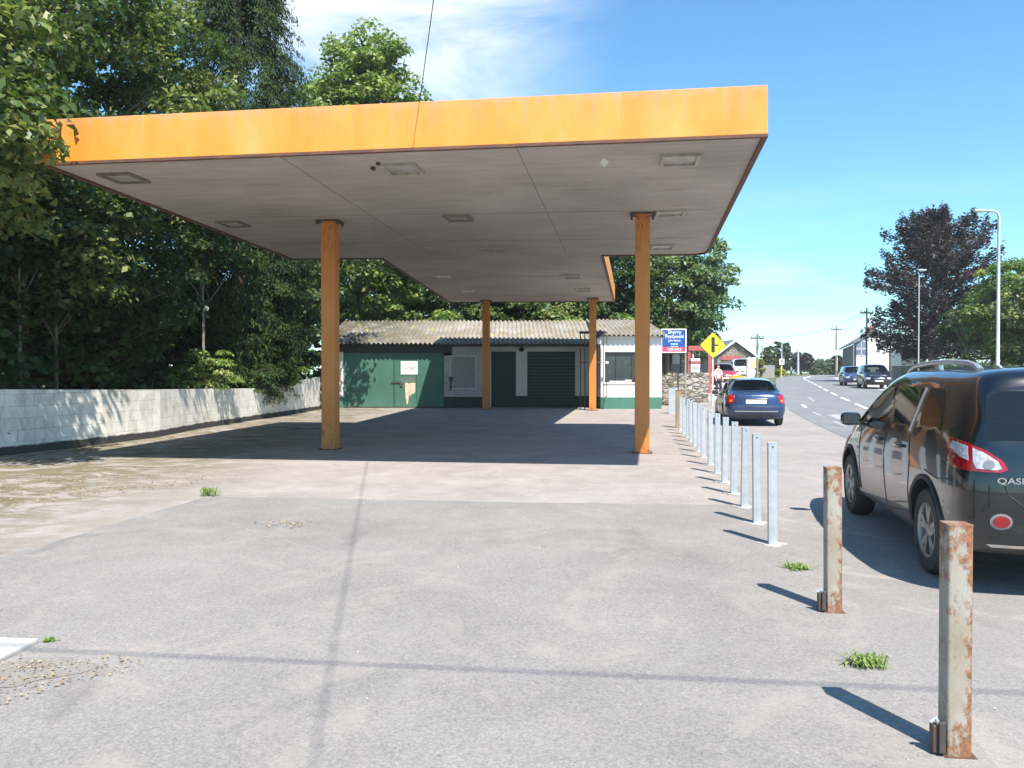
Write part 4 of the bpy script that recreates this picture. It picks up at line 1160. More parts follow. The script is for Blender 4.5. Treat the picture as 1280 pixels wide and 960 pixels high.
# tail lamps wrap the corner: projected diagonally
for sg in (1, -1):
    D_ = Vector((1.0, -.9*sg, 0)); U_ = Vector((-.9, -sg*1.0, 0))
    og = (-.70, sg*.78, 0)
    outl = [(-.27, 1.125), (-.20, 1.130), (-.02, 1.105), (.10, 1.065), (.20, .995), (.235, .935), (.20, .915), (.0, .915), (-.19, .925), (-.215, .955), (-.245, 1.05)]
    tl = decal(bv, outl, og, U_, (0, 0, 1), D_, .012, 'tail_lamp', M['tailred'], suv)
    if tl:
        w1 = [(-.18, 1.108), (-.02, 1.085), (.0, .985), (-.08, 1.005), (-.20, 1.06)]
        w2 = [(.02, 1.075), (.10, 1.045), (.18, .99), (.205, .94), (.18, .93), (.06, .935), (.035, .98)]
        decal(bv, w1, og, U_, (0, 0, 1), D_, .0155, 'reversing_lens', M['tailwhite'], tl, .0)
        decal(bv, w2, og, U_, (0, 0, 1), D_, .0155, 'reversing_lens', M['tailwhite'], tl, .0)
        c = [(.135+.033*math.cos(t*PI/8), .965+.033*math.sin(t*PI/8)) for t in range(16)]
        decal(bv, c, og, U_, (0, 0, 1), D_, .0175, 'bulb_cover', M['alloy'], tl, .0)
# rear details (seen from behind: x axis -> +x is into the car)
DX = Vector((1, 0, 0)); UY = (0, -1, 0)
for yy in (.66, -.66):
    c = [(-yy+.050*math.cos(t*PI/8), .575+.043*math.sin(t*PI/8)) for t in range(16)]
    c2 = [(-yy+.066*math.cos(t*PI/8), .575+.058*math.sin(t*PI/8)) for t in range(16)]
    b_ = decal(bv, c2, (-1, 0, 0), UY, (0, 0, 1), DX, .004, 'reflector_bezel', M['greyback'], suv)
    decal(bv, c, (-1, 0, 0), UY, (0, 0, 1), DX, .012, 'reflector', M['tailred'], b_, .0)
decal(bv, [(-.72, .40), (.72, .40), (.68, .375), (-.68, .375)], (-1, 0, 0), UY, (0, 0, 1), DX, .006, 'bumper_trim', M['chrome'], suv)
decal(bv, [(-.70, .60), (.70, .60), (.70, .592), (-.70, .592)], (-1, 0, 0), UY, (0, 0, 1), DX, .003, 'bumper_seam', M['black'], suv, .0)
decal(bv, [(-.26, .80), (.26, .80), (.26, .69), (-.26, .69)], (-1, 0, 0), UY, (0, 0, 1), DX, .010, 'number_plate', M['signwhite'], suv)
decal(bv, [(-.34, .86), (.34, .86), (.34, .84), (-.34, .84)], (-1, 0, 0), UY, (0, 0, 1), DX, .014, 'tailgate_strip', M['chrome'], suv)
def rear_text(root, bvh, s, size, y, z, mat):
    h = bvh.ray_cast(Vector((-3, y, z)), Vector((1, 0, 0)))
    if h[0] is None: return
    textmesh('badge', s, size, mat, Matrix.Translation((h[0].x-.006, y, z)) @ Matrix.Rotation(R(-90), 4, 'Z') @ Matrix.Rotation(R(90), 4, 'X'), root, ext=.004, scale=(1.35, 1), bold=.001)
rear_text(suv, bv, 'QASHQAI', .058, .53, .86, M['chrome'])
mirror(suv, 2.30, .88, 1.10, M['paint_black'])
for sg in (1, -1):
    pts = []
    for x, dz in ((1.62, .0), (1.52, .028), (1.35, .045), (.9, .055), (.4, .055), (0, .050), (-.15, .03), (-.25, -.01)):
        h = bv.ray_cast(Vector((x, sg*.575, 3)), Vector((0, 0, -1))); pts.append((x, sg*.585, (h[0].z if h[0] else 1.6)+dz))
    q = MB().tube(pts, [.018, .022, .022, .022, .022, .022, .024, .03], seg=8)
    q.box(.65, .75, sg*.585-.018, sg*.585+.018, pts[3][2]-.09, pts[3][2]-.01)
    q.build('roof_rail', M['rail'], suv, smooth=True)
    # chrome pillar between rear door and quarter glass
    seam(bv, [(.52, 1.10), (.44, 1.28), (.37, 1.47)], sg, 'pillar_strip', suv, .014, M['rail'])
    seam(bv, [(1.20, .36), (1.24, .62), (1.27, .85), (1.27, 1.05)], sg, 'door_seam', suv)
    seam(bv, [(.50, 1.08), (.42, .85), (.46, .62), (.47, .42), (1.20, .34), (2.2, .33)], sg, 'door_seam', suv)
    seam(bv, [(2.30, 1.0), (2.26, .7), (2.22, .36)], sg, 'door_seam', suv)
    seam(bv, [(-.60, .83), (-.30, .80), (0, .83)], sg, 'bumper_seam', suv)
    for x in (.66, 1.42):
        h = bv.ray_cast(Vector((x+.1, sg*2, .96)), Vector((0, -sg, 0)))
        if h[0]: MB().box(x, x+.20, h[0].y-.02 if sg > 0 else h[0].y-.035, h[0].y+.035 if sg > 0 else h[0].y+.02, .945, .975, bev=.01).build('door_handle', M['paint_black'], suv, smooth=True)
    # wheel arch lips
    for x in (0, 2.765):
        pts = [(x+(.345+.075)*math.cos(t*PI/16), .355+(.345+.075)*math.sin(t*PI/16)) for t in range(0, 17)]
        seam(bv, pts, sg, 'arch_trim', suv, .022, M['plastic'])
h = bv.ray_cast(Vector((-3, 0, 1.22)), Vector((1, 0, 0)))
MB().tube([(-.80, .0, 1.16), (-.765, .16, 1.20), (-.74, .32, 1.225)], .009).build('rear_wiper', M['black'], suv)
MB().tube([(-.35, 0, 1.63), (-.47, 0, 1.80)], .005).build('aerial', M['black'], suv)
for sg in (1, -1):
    decal(bv, [(-.28, .86), (.10, .80), (.10, .68), (-.18, .70)], (3.3, sg*.7, 0), (.8, -sg*.6, 0), (0, 0, 1), (-.7, -sg*.7, 0), .008, 'headlight', M['tailwhite'], suv)

# ---- blue saloon
SAL = dict(paint=M['paint_blue'], wb=2.64, wr=.318, tw=.875, bulge_rear=.10, bulge_front=.16, seats=(1.35, .42), seat_h=.66, dash=.88, seatmat=M['whiteshade'], ww=.205,
  st=[S_([-.80, -.90, -.88, -.82, -.78, -.74], [.70, .78, .79, .73, .67, .60], [.26, .46, .68, .90, .975, 1.00], t8=1.015, t9=1.02),
      S_([-.60, -.66, -.66, -.60, -.58, -.56], [.82, .88, .885, .82, .74, .64], [.22, .46, .70, .93, .995, 1.02], t8=1.035, t9=1.04),
      S_([-.32, -.32, -.32, -.32, -.36, -.40], [.84, .885, .89, .85, .76, .68], [.20, .46, .72, .945, 1.00, 1.035], t8=1.05, t9=1.055, x8=-.44, x9=-.46),
      S_([.20, .2, .2, .2, .10, .14], [.85, .885, .89, .85, .66, .57], [.20, .46, .72, .95, 1.27, 1.37], t8=1.395, t9=1.405, x8=.10, x9=.08),
      S_([.95]*6, [.85, .885, .885, .845, .68, .60], [.20, .46, .72, .94, 1.32, 1.415], t8=1.44, t9=1.45),
      S_([1.05]*6, [.85, .885, .885, .845, .68, .60], [.20, .46, .72, .935, 1.32, 1.415], t8=1.44, t9=1.45),
      S_([1.62, 1.62, 1.62, 1.62, 1.58, 1.48], [.85, .885, .885, .84, .65, .57], [.20, .46, .72, .925, 1.27, 1.375], t8=1.40, t9=1.41, x8=1.54, x9=1.57),
      S_([2.32, 2.32, 2.32, 2.32, 2.25, 2.18], [.85, .885, .88, .82, .78, .72], [.20, .46, .71, .90, .94, .965], t8=.975, t9=.98, x8=2.30, x9=2.36),
      S_(2.9, [.83, .875, .86, .78, .72, .60], [.22, .46, .68, .82, .87, .89], t8=.90, t9=.905),
      S_([3.22]*6, [.78, .84, .82, .72, .66, .55], [.24, .44, .62, .74, .78, .80], t8=.81, t9=.815),
      S_([3.36, 3.42, 3.40, 3.34, 3.30, 3.26], [.62, .70, .69, .62, .55, .48], [.26, .42, .56, .68, .72, .74], t8=.75, t9=.755)],
  glass=[([(2, sg, 5), (3, sg, 5)], 2, .03) for sg in (0, 1)]+[([(5, sg, 5), (6, sg, 5)], 2, .03) for sg in (0, 1)]
       +[([(6, 0, 7), (6, 0, 8), (6, 1, 7), (6, 1, 8)], 2, .04), ([(2, 0, 7), (2, 0, 8), (2, 1, 7), (2, 1, 8)], 2, .045)],
  crease=[(i, 5, .35) for i in range(8)])
sal, bs = car(SAL, (7.38, 24.55, 0), R(90-9.5), 'metallic blue saloon parked ahead on the layby, seen from behind', 'car', lvl=3)
for sg in (1, -1):
    D_ = Vector((1.0, -.55*sg, 0)); U_ = Vector((-.55, -sg*1.0, 0)); og = (-.78, sg*.68, 0)
    ol = [(-.22, .95), (-.05, .955), (.06, .93), (.09, .84), (.06, .72), (.0, .68), (-.13, .68), (-.17, .80)]
    tl = decal(bs, ol, og, U_, (0, 0, 1), D_, .014, 'tail_lamp', M['tailred'], sal)
    if tl: decal(bs, [(-.06, .80), (.03, .80), (.03, .74), (-.06, .74)], og, U_, (0, 0, 1), D_, .018, 'amber_lens', M['amber'], tl, .0)
    seam(bs, [(1.0, .93), (.98, .6), (.96, .28)], sg, 'door_seam', sal); seam(bs, [(2.05, .9), (2.02, .3)], sg, 'door_seam', sal)
    seam(bs, [(.15, .93), (.28, .65), (.38, .4)], sg, 'door_seam', sal)
    for x in (.45, 1.35):
        h = bs.ray_cast(Vector((x+.1, sg*2, .82)), Vector((0, -sg, 0)))
        if h[0]: MB().box(x, x+.18, h[0].y-.03, h[0].y+.03, .81, .835).build('door_handle', M['paint_blue'], sal)
decal(bs, [(-.30, .80), (.28, .80), (.28, .69), (-.30, .69)], (-1, 0, 0), UY, (0, 0, 1), DX, .012, 'number_plate', M['signwhite'], sal)
decal(bs, [(-.36, .83), (.36, .83), (.36, .81), (-.36, .81)], (-1, 0, 0), UY, (0, 0, 1), DX, .012, 'plate_recess', M['black'], sal)
decal(bs, [(-.62, .47), (.62, .47), (.62, .445), (-.62, .445)], (-1, 0, 0), UY, (0, 0, 1), DX, .010, 'bumper_strip', M['rail'], sal)
decal(bs, [(-.70, .35), (.70, .35), (.66, .28), (-.66, .28)], (-1, 0, 0), UY, (0, 0, 1), DX, .006, 'bumper_skirt', M['plastic'], sal)
rear_text(sal, bs, 'VOLVO', .06, 0, .915, M['chrome'])
def rear_line(b, pts, root, w=.006, mat=None, name='lid_seam'):
    out = []
    for k in range(len(pts)-1):
        for j in range(9):
            y = pts[k][0]+(pts[k+1][0]-pts[k][0])*j/8; z = pts[k][1]+(pts[k+1][1]-pts[k][1])*j/8
            h = b.ray_cast(Vector((-3, y, z)), Vector((1, 0, 0)))
            if h[0] is not None: out.append(h[0]-Vector((.001, 0, 0)))
    if len(out) > 1: MB().tube(out, w, seg=6).build(name, mat or M['black'], root)
rear_line(bs, [(.66, .96), (.60, .80), (.56, .64), (.50, .60), (-.50, .60), (-.56, .64), (-.60, .80), (-.66, .96)], sal)
rear_line(bs, [(.84, .63), (.60, .615), (-.60, .615), (-.84, .63)], sal, .004, name='bumper_seam')
rear_line(bs, [(.30, .835), (-.30, .835)], sal, .010, M['paint_blue'], 'boot_handle')
rear_line(bv, [(.74, 1.08), (.68, .92), (.62, .76), (.50, .66), (-.50, .66), (-.62, .76), (-.68, .92), (-.74, 1.08)], suv, .005, name='tailgate_seam')
MB().tube([(.15, 0, 1.39), (.05, 0, 1.50)], .008).build('aerial', M['black'], sal)
mirror(sal, 1.95, .85, .95, M['plastic'])

# ---- dark people carrier facing the camera and the small blue car behind it
def scaled_spec(base, paint, sx=1, sy=1, sz=1, **k):
    import copy
    s = dict(base); s['paint'] = paint; out = []
    for t in base['st']:
        n = dict(t)
        n['x'] = [v*sx for v in (t['x'] if hasattr(t['x'], '__len__') else [t['x']]*6)]
        n['y'] = [v*sy for v in t['y']]; n['z'] = [v*sz for v in t['z']]
        for q in ('t8', 't9'): n[q] = t[q]*sz
        for q in ('x8', 'x9'):
            if q in t: n[q] = t[q]*sx
        out.append(n)
    s['st'] = out; s['wb'] = base['wb']*sx; s['seats'] = tuple(v*sx for v in base['seats']); s.update(k); return s
def front_kit(root, b, z, w, hood, plate=True):
    f = lambda poly, off, nm, mt, p=root, back=.02: decal(b, poly, (5, 0, 0), (0, 1, 0), (0, 0, 1), (-1, 0, 0), off, nm, mt, p, back, 2)
    f([(-.36, z+.10), (.36, z+.10), (.30, z-.01), (-.30, z-.01)], .006, 'grille', M['black'])
    f([(-.34, z+.075), (.34, z+.075), (.34, z+.05), (-.34, z+.05)], .014, 'grille_bar', M['chrome'])
    f([(-.55, z-.20), (.55, z-.20), (.50, z-.32), (-.50, z-.32)], .006, 'air_intake', M['black'])
    if plate: f([(-.26, z-.06), (.26, z-.06), (.26, z-.17), (-.26, z-.17)], .012, 'number_plate', M['signwhite'])
    for sg in (1, -1):
        decal(b, [(-.22, z+.14), (.16, z+.12), (.14, z+.0), (-.12, z-.01)], (hood, sg*.66, 0), (.35*1, -sg*1.0, 0) if 0 else (.45, -sg*.9, 0), (0, 0, 1), (-.9, -sg*.35, 0), .010, 'headlight', M['tailwhite'], root, .02, 2)
yM = 54.6; xM = 24.85
MPV = scaled_spec(SUV, M['paint_navy'], .94, .97, 1.02, clad=False, wr=.315, tw=.86, seat_h=.86)
car1, b1_ = car(MPV, (xM+.75, yM+2.55, gz(xM, yM)), R(-90-15), 'dark people carrier parked on the far side of the road, facing the camera', 'car', 'cars parked across the road', lvl=2)
front_kit(car1, b1_, .66, .8, 3.25); mirror(car1, 2.2, .86, 1.10, M['paint_navy'])
HAT = scaled_spec(SUV, M['paint_blue2'], .82, .93, .90, clad=False, wr=.30, tw=.82, seat_h=.74)
car2, b2_ = car(HAT, (26.7, 63.0, gz(26, 63)), R(-90-15), 'small blue car parked behind the dark people carrier across the road', 'car', 'cars parked across the road', lvl=2)
front_kit(car2, b2_, .58, .8, 2.9); mirror(car2, 1.9, .82, .96, M['paint_blue2'])
# ---- red car and white van in front of the stone garage
RED = scaled_spec(SAL, M['paint_red'], .86, .95, 1.03, seatmat=M['plastic'], wr=.30, tw=.83)
car3, b3_ = car(RED, (14.6, 56.0, gz(14, 52)+.3), R(-90-8), 'small red car in the yard before the stone garage, behind the blue saloon', 'car', lvl=2)
front_kit(car3, b3_, .60, .8, 3.0); mirror(car3, 1.7, .82, .92, M['paint_red'])
VAN = scaled_spec(SUV, M['paint_white'], 1.0, 1.0, 1.18, clad=False, wr=.32, tw=.885)
car4, b4_ = car(VAN, (20.1, 70.5, gz(18, 66)+.2), R(-90-10), 'white van with a dark windscreen standing in front of the stone garage', 'van', name='parked_van', lvl=2)
front_kit(car4, b4_, .80, .8, 3.4); mirror(car4, 2.4, .88, 1.25, M['plastic'])
# yellow grit bin
gb = empty('grit_bin', (13.0, 46.0, gz(13, 46)), R(-8), 'yellow round-topped grit bin showing above the roof of the blue saloon', 'bin')
MB().prism([(-.40, 0), (.40, 0), (.46, .75), (-.46, .75)], -.32, .32, axis='y').build('tub', M['yellowbin'], gb, bevel=.03)
MB().prism([(-.50, .75), (.50, .75), (.50, .84)]+[(.50*math.cos(t*PI/10), .84+.26*math.sin(t*PI/10)) for t in range(1, 10)]+[(-.50, .84)], -.36, .36, axis='y').build('lid', M['yellowbin'], gb, bevel=.02)

# ================================================================== stone garage and the old pump
GY = 78.0
def GX(px, Y): return (px-640)/1000*Y
def GZ(py, Y): return 1.6-(py-466)/1000*Y
gar = empty('stone_garage', (21.5, GY, gz(21, GY)), 0, 'small gabled rubble-stone garage with a faded red lintel board', 'building')
def gpart(name, mb, mat=None, parent=gar, **k): return mb.build(name, mat, parent, world=True, **k)
ax, az = GX(918.5, GY), GZ(426.5, GY); ez = GZ(444, GY); exr = GX(942, GY); exl = 2*ax-exr
g0 = gz(20, GY)-.3
gable = MB()
dl, dr, dt = GX(903, GY), GX(933, GY), GZ(451.5, GY)
gable.prism([(exl+.15, g0), (dl, g0), (dl, dt), (dr, dt), (dr, g0), (exr-.15, g0), (exr-.15, ez), (ax, az-.1), (exl+.15, ez)], GY, GY+.4, axis='y')
gable.box(exr-.5, exr-.15, GY+.4, GY+9, g0, ez).box(exl+.15, exl+.5, GY+.4, GY+9, g0, ez)
gpart('wall', gable, M['stone'])
rf = MB()
for sg, ex_ in ((1, exr), (-1, exl)):
    a = Vector((ax, 0, az)); e = Vector((ex_+.25*sg, 0, ez-.18))
    rf.prism([(a.x, a.z), (e.x, e.z), (e.x, e.z+.16), (a.x, a.z+.18)], GY-.3, GY+9.2, axis='y')
gpart('roof', rf, M['slate'])
bb = MB()
for sg, ex_ in ((1, exr), (-1, exl)):
    bb.prism([(ax, az-.06), (ex_+.28*sg, ez-.24), (ex_+.28*sg, ez-.02), (ax, az+.2)], GY-.36, GY-.31, axis='y')
gpart('barge_board', bb, M['whiteshade'])
gpart('lintel_board', MB().box(GX(901.5, GY), GX(925, GY), GY-.12, GY-.0, GZ(450, GY), GZ(444.5, GY)), M['pinkred'])
dr_ = gpart('garage_door', MB().box(dl+.0, dr, GY+.2, GY+.26, g0, dt), M['whiteshade'])
gpart('door_glass', MB().box(dl+.9, dr-.2, GY+.17, GY+.2, dt-.9, dt-.25), M['glassdark'], dr_)
# white gate pier and board right of it
pier = empty('gate_pier', (GX(937, 60), 60, gz(17, 60)), 0, 'cream gate pier with a pointed cap right of the stone garage', 'gate pier')
px0, px1 = GX(934.5, 60), GX(940.5, 60); zg = gz(17.5, 60)-.1
MB().box(px0, px1, 60, 60.4, zg, GZ(449, 60)).build('shaft', M['white'], pier, world=True)
xc = (px0+px1)/2
MB().add([(px0-.06, 59.94, GZ(449, 60)), (px1+.06, 59.94, GZ(449, 60)), (px1+.06, 60.46, GZ(449, 60)), (px0-.06, 60.46, GZ(449, 60)), (xc, 60.2, GZ(446, 60))], [(0, 1, 4), (1, 2, 4), (2, 3, 4), (3, 0, 4), (3, 2, 1, 0)]).build('cap', M['white'], pier, world=True)
yb = empty('pale_yellow_board', (GX(941, 59), 59, gz(17.6, 59)), 0, 'pale yellow notice board on a post beside the cream gate pier', 'sign')
MB().box(GX(938, 59), GX(944.5, 59), 58.9, 58.95, GZ(460, 59), GZ(451, 59)).build('board', simple('pale_yellow', (.70, .68, .30), None, 3, .6), yb, world=True)
MB().box(GX(941, 59)-.05, GX(941, 59)+.05, 58.95, 59.0, gz(17.6, 59), GZ(452, 59)).build('post', M['whiteshade'], yb, world=True)

# red framed pump shelter with white pump
QY = 47.0
sh = empty('pump_shelter', (GX(874, QY), QY, gz(10.8, QY)), 0, 'faded red steel frame with a red header standing behind the rubble wall', 'frame')
zb_ = gz(10.8, QY)
for px in (861.5, 887): MB().box(GX(px, QY)-.09, GX(px, QY)+.09, QY, QY+.18, zb_, GZ(434, QY)).build('post', M['pinkred'], sh, world=True)
MB().box(GX(860, QY), GX(889, QY), QY-.05, QY+.5, GZ(438.5, QY), GZ(432.5, QY)).build('header', M['pinkred'], sh, world=True, bevel=.02)
MB().box(GX(862, QY), GX(888, QY), QY+.6, QY+.66, GZ(447.5, QY), GZ(446, QY)).build('rail', M['black'], sh, world=True)
MB().box(GX(862, QY), GX(888, QY), QY+2.5, QY+2.8, zb_, GZ(440, QY)).build('back_wall', M['stone'], sh, world=True)
MB().box(GX(866, QY), GX(867.5, QY), QY+.1, QY+.2, zb_, GZ(438, QY)).build('stay', M['whiteshade'], sh, world=True)
pu = empty('fuel_pump', (GX(869, 45), 45, gz(10.3, 45)), 0, 'old white fuel pump with a red band standing under the red frame', 'fuel pump')
zb_ = gz(10.3, 45)
MB().box(GX(863.5, 45), GX(875, 45), 45, 45.45, zb_, GZ(454.5, 45)).build('cabinet', M['white'], pu, world=True, bevel=.03)
MB().box(GX(863, 45), GX(875.5, 45), 44.97, 45.48, GZ(454.3, 45), GZ(451.8, 45)).build('red_band', M['pinkred'], pu, world=True)
MB().box(GX(863.5, 45), GX(875, 45), 45, 45.45, GZ(451.7, 45), GZ(448, 45)).build('head', M['white'], pu, world=True, bevel=.03)
MB().box(GX(865, 45), GX(873.5, 45), 44.985, 44.999, GZ(461, 45), GZ(457, 45)).build('dial', M['fitlens'], pu, world=True)
# dark doorway wall and shrub left of it (behind the board)
hw = empty('outbuilding', (GX(845, 52), 52, gz(11, 52)), 0, 'grey rendered outbuilding with a dark doorway, half hidden under the blue board', 'building')
zb_ = gz(10.5, 52)-.1
MB().box(GX(822, 52), GX(858, 52), 52, 55, zb_, GZ(436, 52)).build('wall', M['concwall'], hw, world=True)
MB().box(GX(831.5, 52), GX(838, 52), 51.9, 51.99, zb_, GZ(443, 52)).build('door', M['black'], hw, world=True)
MB().box(GX(840, 52), GX(849, 52), 51.9, 51.99, GZ(455, 52), GZ(443, 52)).build('window', M['signwhite'], hw, world=True)
MB().box(GX(820, 52), GX(860, 52), 51.6, 55.3, GZ(436, 52), GZ(434.5, 52)).build('roof', M['slate'], hw, world=True)

# ================================================================== across the road: white house and neighbours
HYY = 104.0
hs = empty('white_house', (GX(1093, HYY), HYY, gz(47, HYY)), 0, 'white gabled two-storey house with a chimney beyond the parked cars', 'house')
def hp_(name, mb, mat=None, parent=hs, **k): return mb.build(name, mat, parent, world=True, **k)
hb = gz(47, HYY)-.3
a_x, a_z = GX(1093.5, HYY), GZ(415, HYY); r_x, r_z = GX(1121, HYY), GZ(432.5, HYY); l_x, l_z = GX(1068, HYY), GZ(429, HYY); ll_x, ll_z = GX(1053, HYY+8.5), GZ(436.5, HYY+8.5)
ww_ = MB().prism([(l_x, hb), (r_x, hb), (r_x, r_z), (a_x, a_z), (l_x, l_z)], HYY, HYY+.4, axis='y')
ww_.box(r_x-.4, r_x, HYY+.4, HYY+8, hb, r_z)
hp_('wall', ww_, M['white'])
fw_ = MB().add([(l_x, HYY+.0, hb), (ll_x, HYY+8.5, hb), (ll_x, HYY+8.5, ll_z), (l_x, HYY+.0, l_z-.1), (l_x+.3, HYY+.3, hb), (ll_x+.3, HYY+8.5, hb), (ll_x+.3, HYY+8.5, ll_z), (l_x+.3, HYY+.3, l_z-.1)],
               [(0, 3, 2, 1), (4, 5, 6, 7), (0, 1, 5, 4), (3, 7, 6, 2), (1, 2, 6, 5), (0, 4, 7, 3)])
hp_('side_wall', fw_, simple('brown_render', (.12, .10, .09), (.18, .15, .13), 3, .8))
rf = MB(); t_ = .22
DP, SH = 9.0, 2.6
rf.add([(a_x, HYY-.3, a_z), (r_x+.4, HYY-.3, r_z-.2), (r_x+.4+SH, HYY+DP, r_z-.2), (a_x+SH, HYY+DP, a_z), (a_x, HYY-.3, a_z+t_), (r_x+.4, HYY-.3, r_z-.2+t_), (r_x+.4+SH, HYY+DP, r_z-.2+t_), (a_x+SH, HYY+DP, a_z+t_)],
       [(0, 3, 2, 1), (4, 5, 6, 7), (0, 1, 5, 4), (1, 2, 6, 5), (2, 3, 7, 6), (3, 0, 4, 7)])
rf.add([(a_x, HYY-.3, a_z), (l_x-.3, HYY-.3, l_z-.1), (ll_x-.3, HYY+DP, ll_z-.1), (a_x+SH, HYY+DP, a_z), (a_x, HYY-.3, a_z+t_), (l_x-.3, HYY-.3, l_z+.1), (ll_x-.3, HYY+DP, ll_z+.1), (a_x+SH, HYY+DP, a_z+t_)],
       [(0, 1, 2, 3), (4, 7, 6, 5), (0, 4, 5, 1), (1, 5, 6, 2), (2, 6, 7, 3), (3, 7, 4, 0)])
roof_ = hp_('roof', rf, M['slate'])
ch = hp_('chimney', MB().box(a_x-.75, a_x+.15, HYY+.4, HYY+1.2, a_z-.6, a_z+.60).box(a_x-.82, a_x+.22, HYY+.3, HYY+1.3, a_z+.5, a_z+.68), simple('chimney_brick', (.20, .12, .10), None, 6, .9), roof_)
hp_('chimney_pot', MB().lathe([(.12, a_z+.68), (.10, a_z+.95), (.07, a_z+.95)], None, 12, 'z', (a_x-.2, HYY+.9, 0)), M['pinkred'], ch)
for (p0, p1, q0, q1) in ((1070, 1084, 427, 436), (1070, 1084, 437, 445)):
    wn = hp_('window', MB().box(GX(p0, HYY), GX(p1, HYY), HYY-.02, HYY+.05, GZ(q1, HYY), GZ(q0, HYY)), simple('blue_grey_pane', (.10, .14, .22), (.2, .25, .33), 2, .2))
    hp_('frame', MB().box(GX(p0, HYY), GX(p1, HYY), HYY-.05, HYY-.02, GZ(q1, HYY), GZ(q1, HYY)+.12).box(GX(p0+6, HYY), GX(p0+6.8, HYY), HYY-.05, HYY-.02, GZ(q1, HYY), GZ(q0, HYY)), M['whiteshade'], wn)
qn = MB()
for k in range(7):
    zz = hb+.5+k*.62
    if zz < r_z-.5: qn.box(r_x-(.9 if k % 2 else .5), r_x+.03, HYY-.04, HYY, zz, zz+.34)
hp_('quoins', qn, simple('dark_quoin', (.06, .05, .05), None, 4, .8))
hp_('soil_pipe', MB().tube([(GX(1068.5, HYY), HYY-.1, hb), (GX(1068.5, HYY), HYY-.1, l_z)], .12), M['black'])
# grey-roofed neighbour
nb = empty('grey_roofed_house', (GX(1135, 92), 92, gz(45, 92)), 0, 'grey slate-roofed building half hidden behind the copper beech', 'house')
NY = 92.0; nbz = gz(45, NY)-.2
MB().box(GX(1126, NY), GX(1166, NY), NY, NY+3, nbz, GZ(436, NY)).build('wall', M['whiteshade'], nb, world=True)
x0, x1 = GX(1105, NY+6), GX(1168, NY)
MB().add([(GX(1121, NY), NY-.4, GZ(437, NY)), (x1, NY-.4, GZ(437, NY)), (x1, NY+5, GZ(417, NY+5)), (GX(1107, NY+5), NY+5, GZ(417, NY+5)), (GX(1121, NY), NY-.4, GZ(437, NY)-.2), (x1, NY-.4, GZ(437, NY)-.2), (x1+4, NY+9, GZ(437, NY)-.2), (GX(1121, NY+9), NY+9, GZ(437, NY)-.2)],
         [(0, 1, 2, 3), (0, 4, 5, 1), (4, 7, 6, 5), (2, 6, 7, 3), (1, 5, 6, 2), (0, 3, 7, 4)]).build('roof', M['slate'], nb, world=True)
MB().box(GX(1124, NY), GX(1160, NY), NY-2.5, NY, GZ(441.5, NY), GZ(439.5, NY)).build('porch_roof', M['black'], nb, world=True)
wn = MB().box(GX(1142, NY), GX(1147, NY), NY-.05, NY, GZ(455, NY), GZ(452, NY)).build('window', M['glassdark'], nb, world=True)
gw = MB().box(GX(1116, 72), GX(1152, 72), 72, 72.3, gz(36, 72)-.1, GZ(457.5, 72)).build('garden_wall', M['concwall'])
tag(gw, 'plain grey garden wall right of the dark people carrier', 'wall')
hg_y = 58.0
# far left-of-road fence and bits
fn = MB()
y0_, y1_ = 118., 96.
for k in range(16):
    x_ = GX(953.5+k*.95, 100); fn.box(x_-.04, x_+.038, 100, 100.05, gz(x_, 100), GZ(456.5-.1*(k % 2), 100))
fn.box(GX(953, 100), GX(968, 100), 100.05, 100.12, gz(32, 100)+.6, gz(32, 100)+.75)
o = fn.build('board_fence', M['concwall']); tag(o, 'pale grey board fence at the left of the road far ahead', 'fence')

# ================================================================== poles and lamps
def pole(px, py_top, Y, label, bar=True, r=.11, mat='polewood', grp='timber utility poles'):
    x = GX(px, Y); zt = GZ(py_top, Y); z0 = gz(x, Y)
    o = empty('utility_pole', (x, Y, z0), R(random.uniform(-20, 20)), label, 'utility pole', grp)
    MB().tube([(0, 0, 0), (0, 0, zt-z0)], [r*1.25, r*.85], seg=10).build('shaft', M[mat], o, smooth=True)
    if bar:
        c = MB().box(-.75, .75, -.06, .06, zt-z0-.55, zt-z0-.42)
        for xx in (-.68, -.25, .25, .68): c.lathe([(.03, 0), (.05, .03), (.03, .1), (.05, .13), (0, .17)], None, 8, 'z', (xx, 0, zt-z0-.42))
        c.build('crossarm', M['darkmetal'], o)
        MB().box(-.12, .12, -.22, -.10, zt-z0-1.5, zt-z0-1.0).build('junction_box', M['greyback'], o)
    return o
pole(1083, 385, 78, 'tall dark utility pole in front of the white house gable', r=.085)
pole(1045, 408, 118, 'utility pole at the far left end of the white house')
pole(946.5, 417, 84, 'tall grey utility pole just right of the stone garage')
pole(952.5, 432, 140, 'thin utility pole standing further off behind the stone garage', False)
pole(989, 440, 175, 'pale utility pole beside the round dark tree, left of the pair', False, .2, 'lamppost')
pole(997.5, 437, 160, 'pale utility pole in front of the round dark tree, right of the pair', False, .2, 'lamppost')
pole(1112.5, 403, 86, 'slim pole right of the white house chimney', False, .06, 'darkmetal')
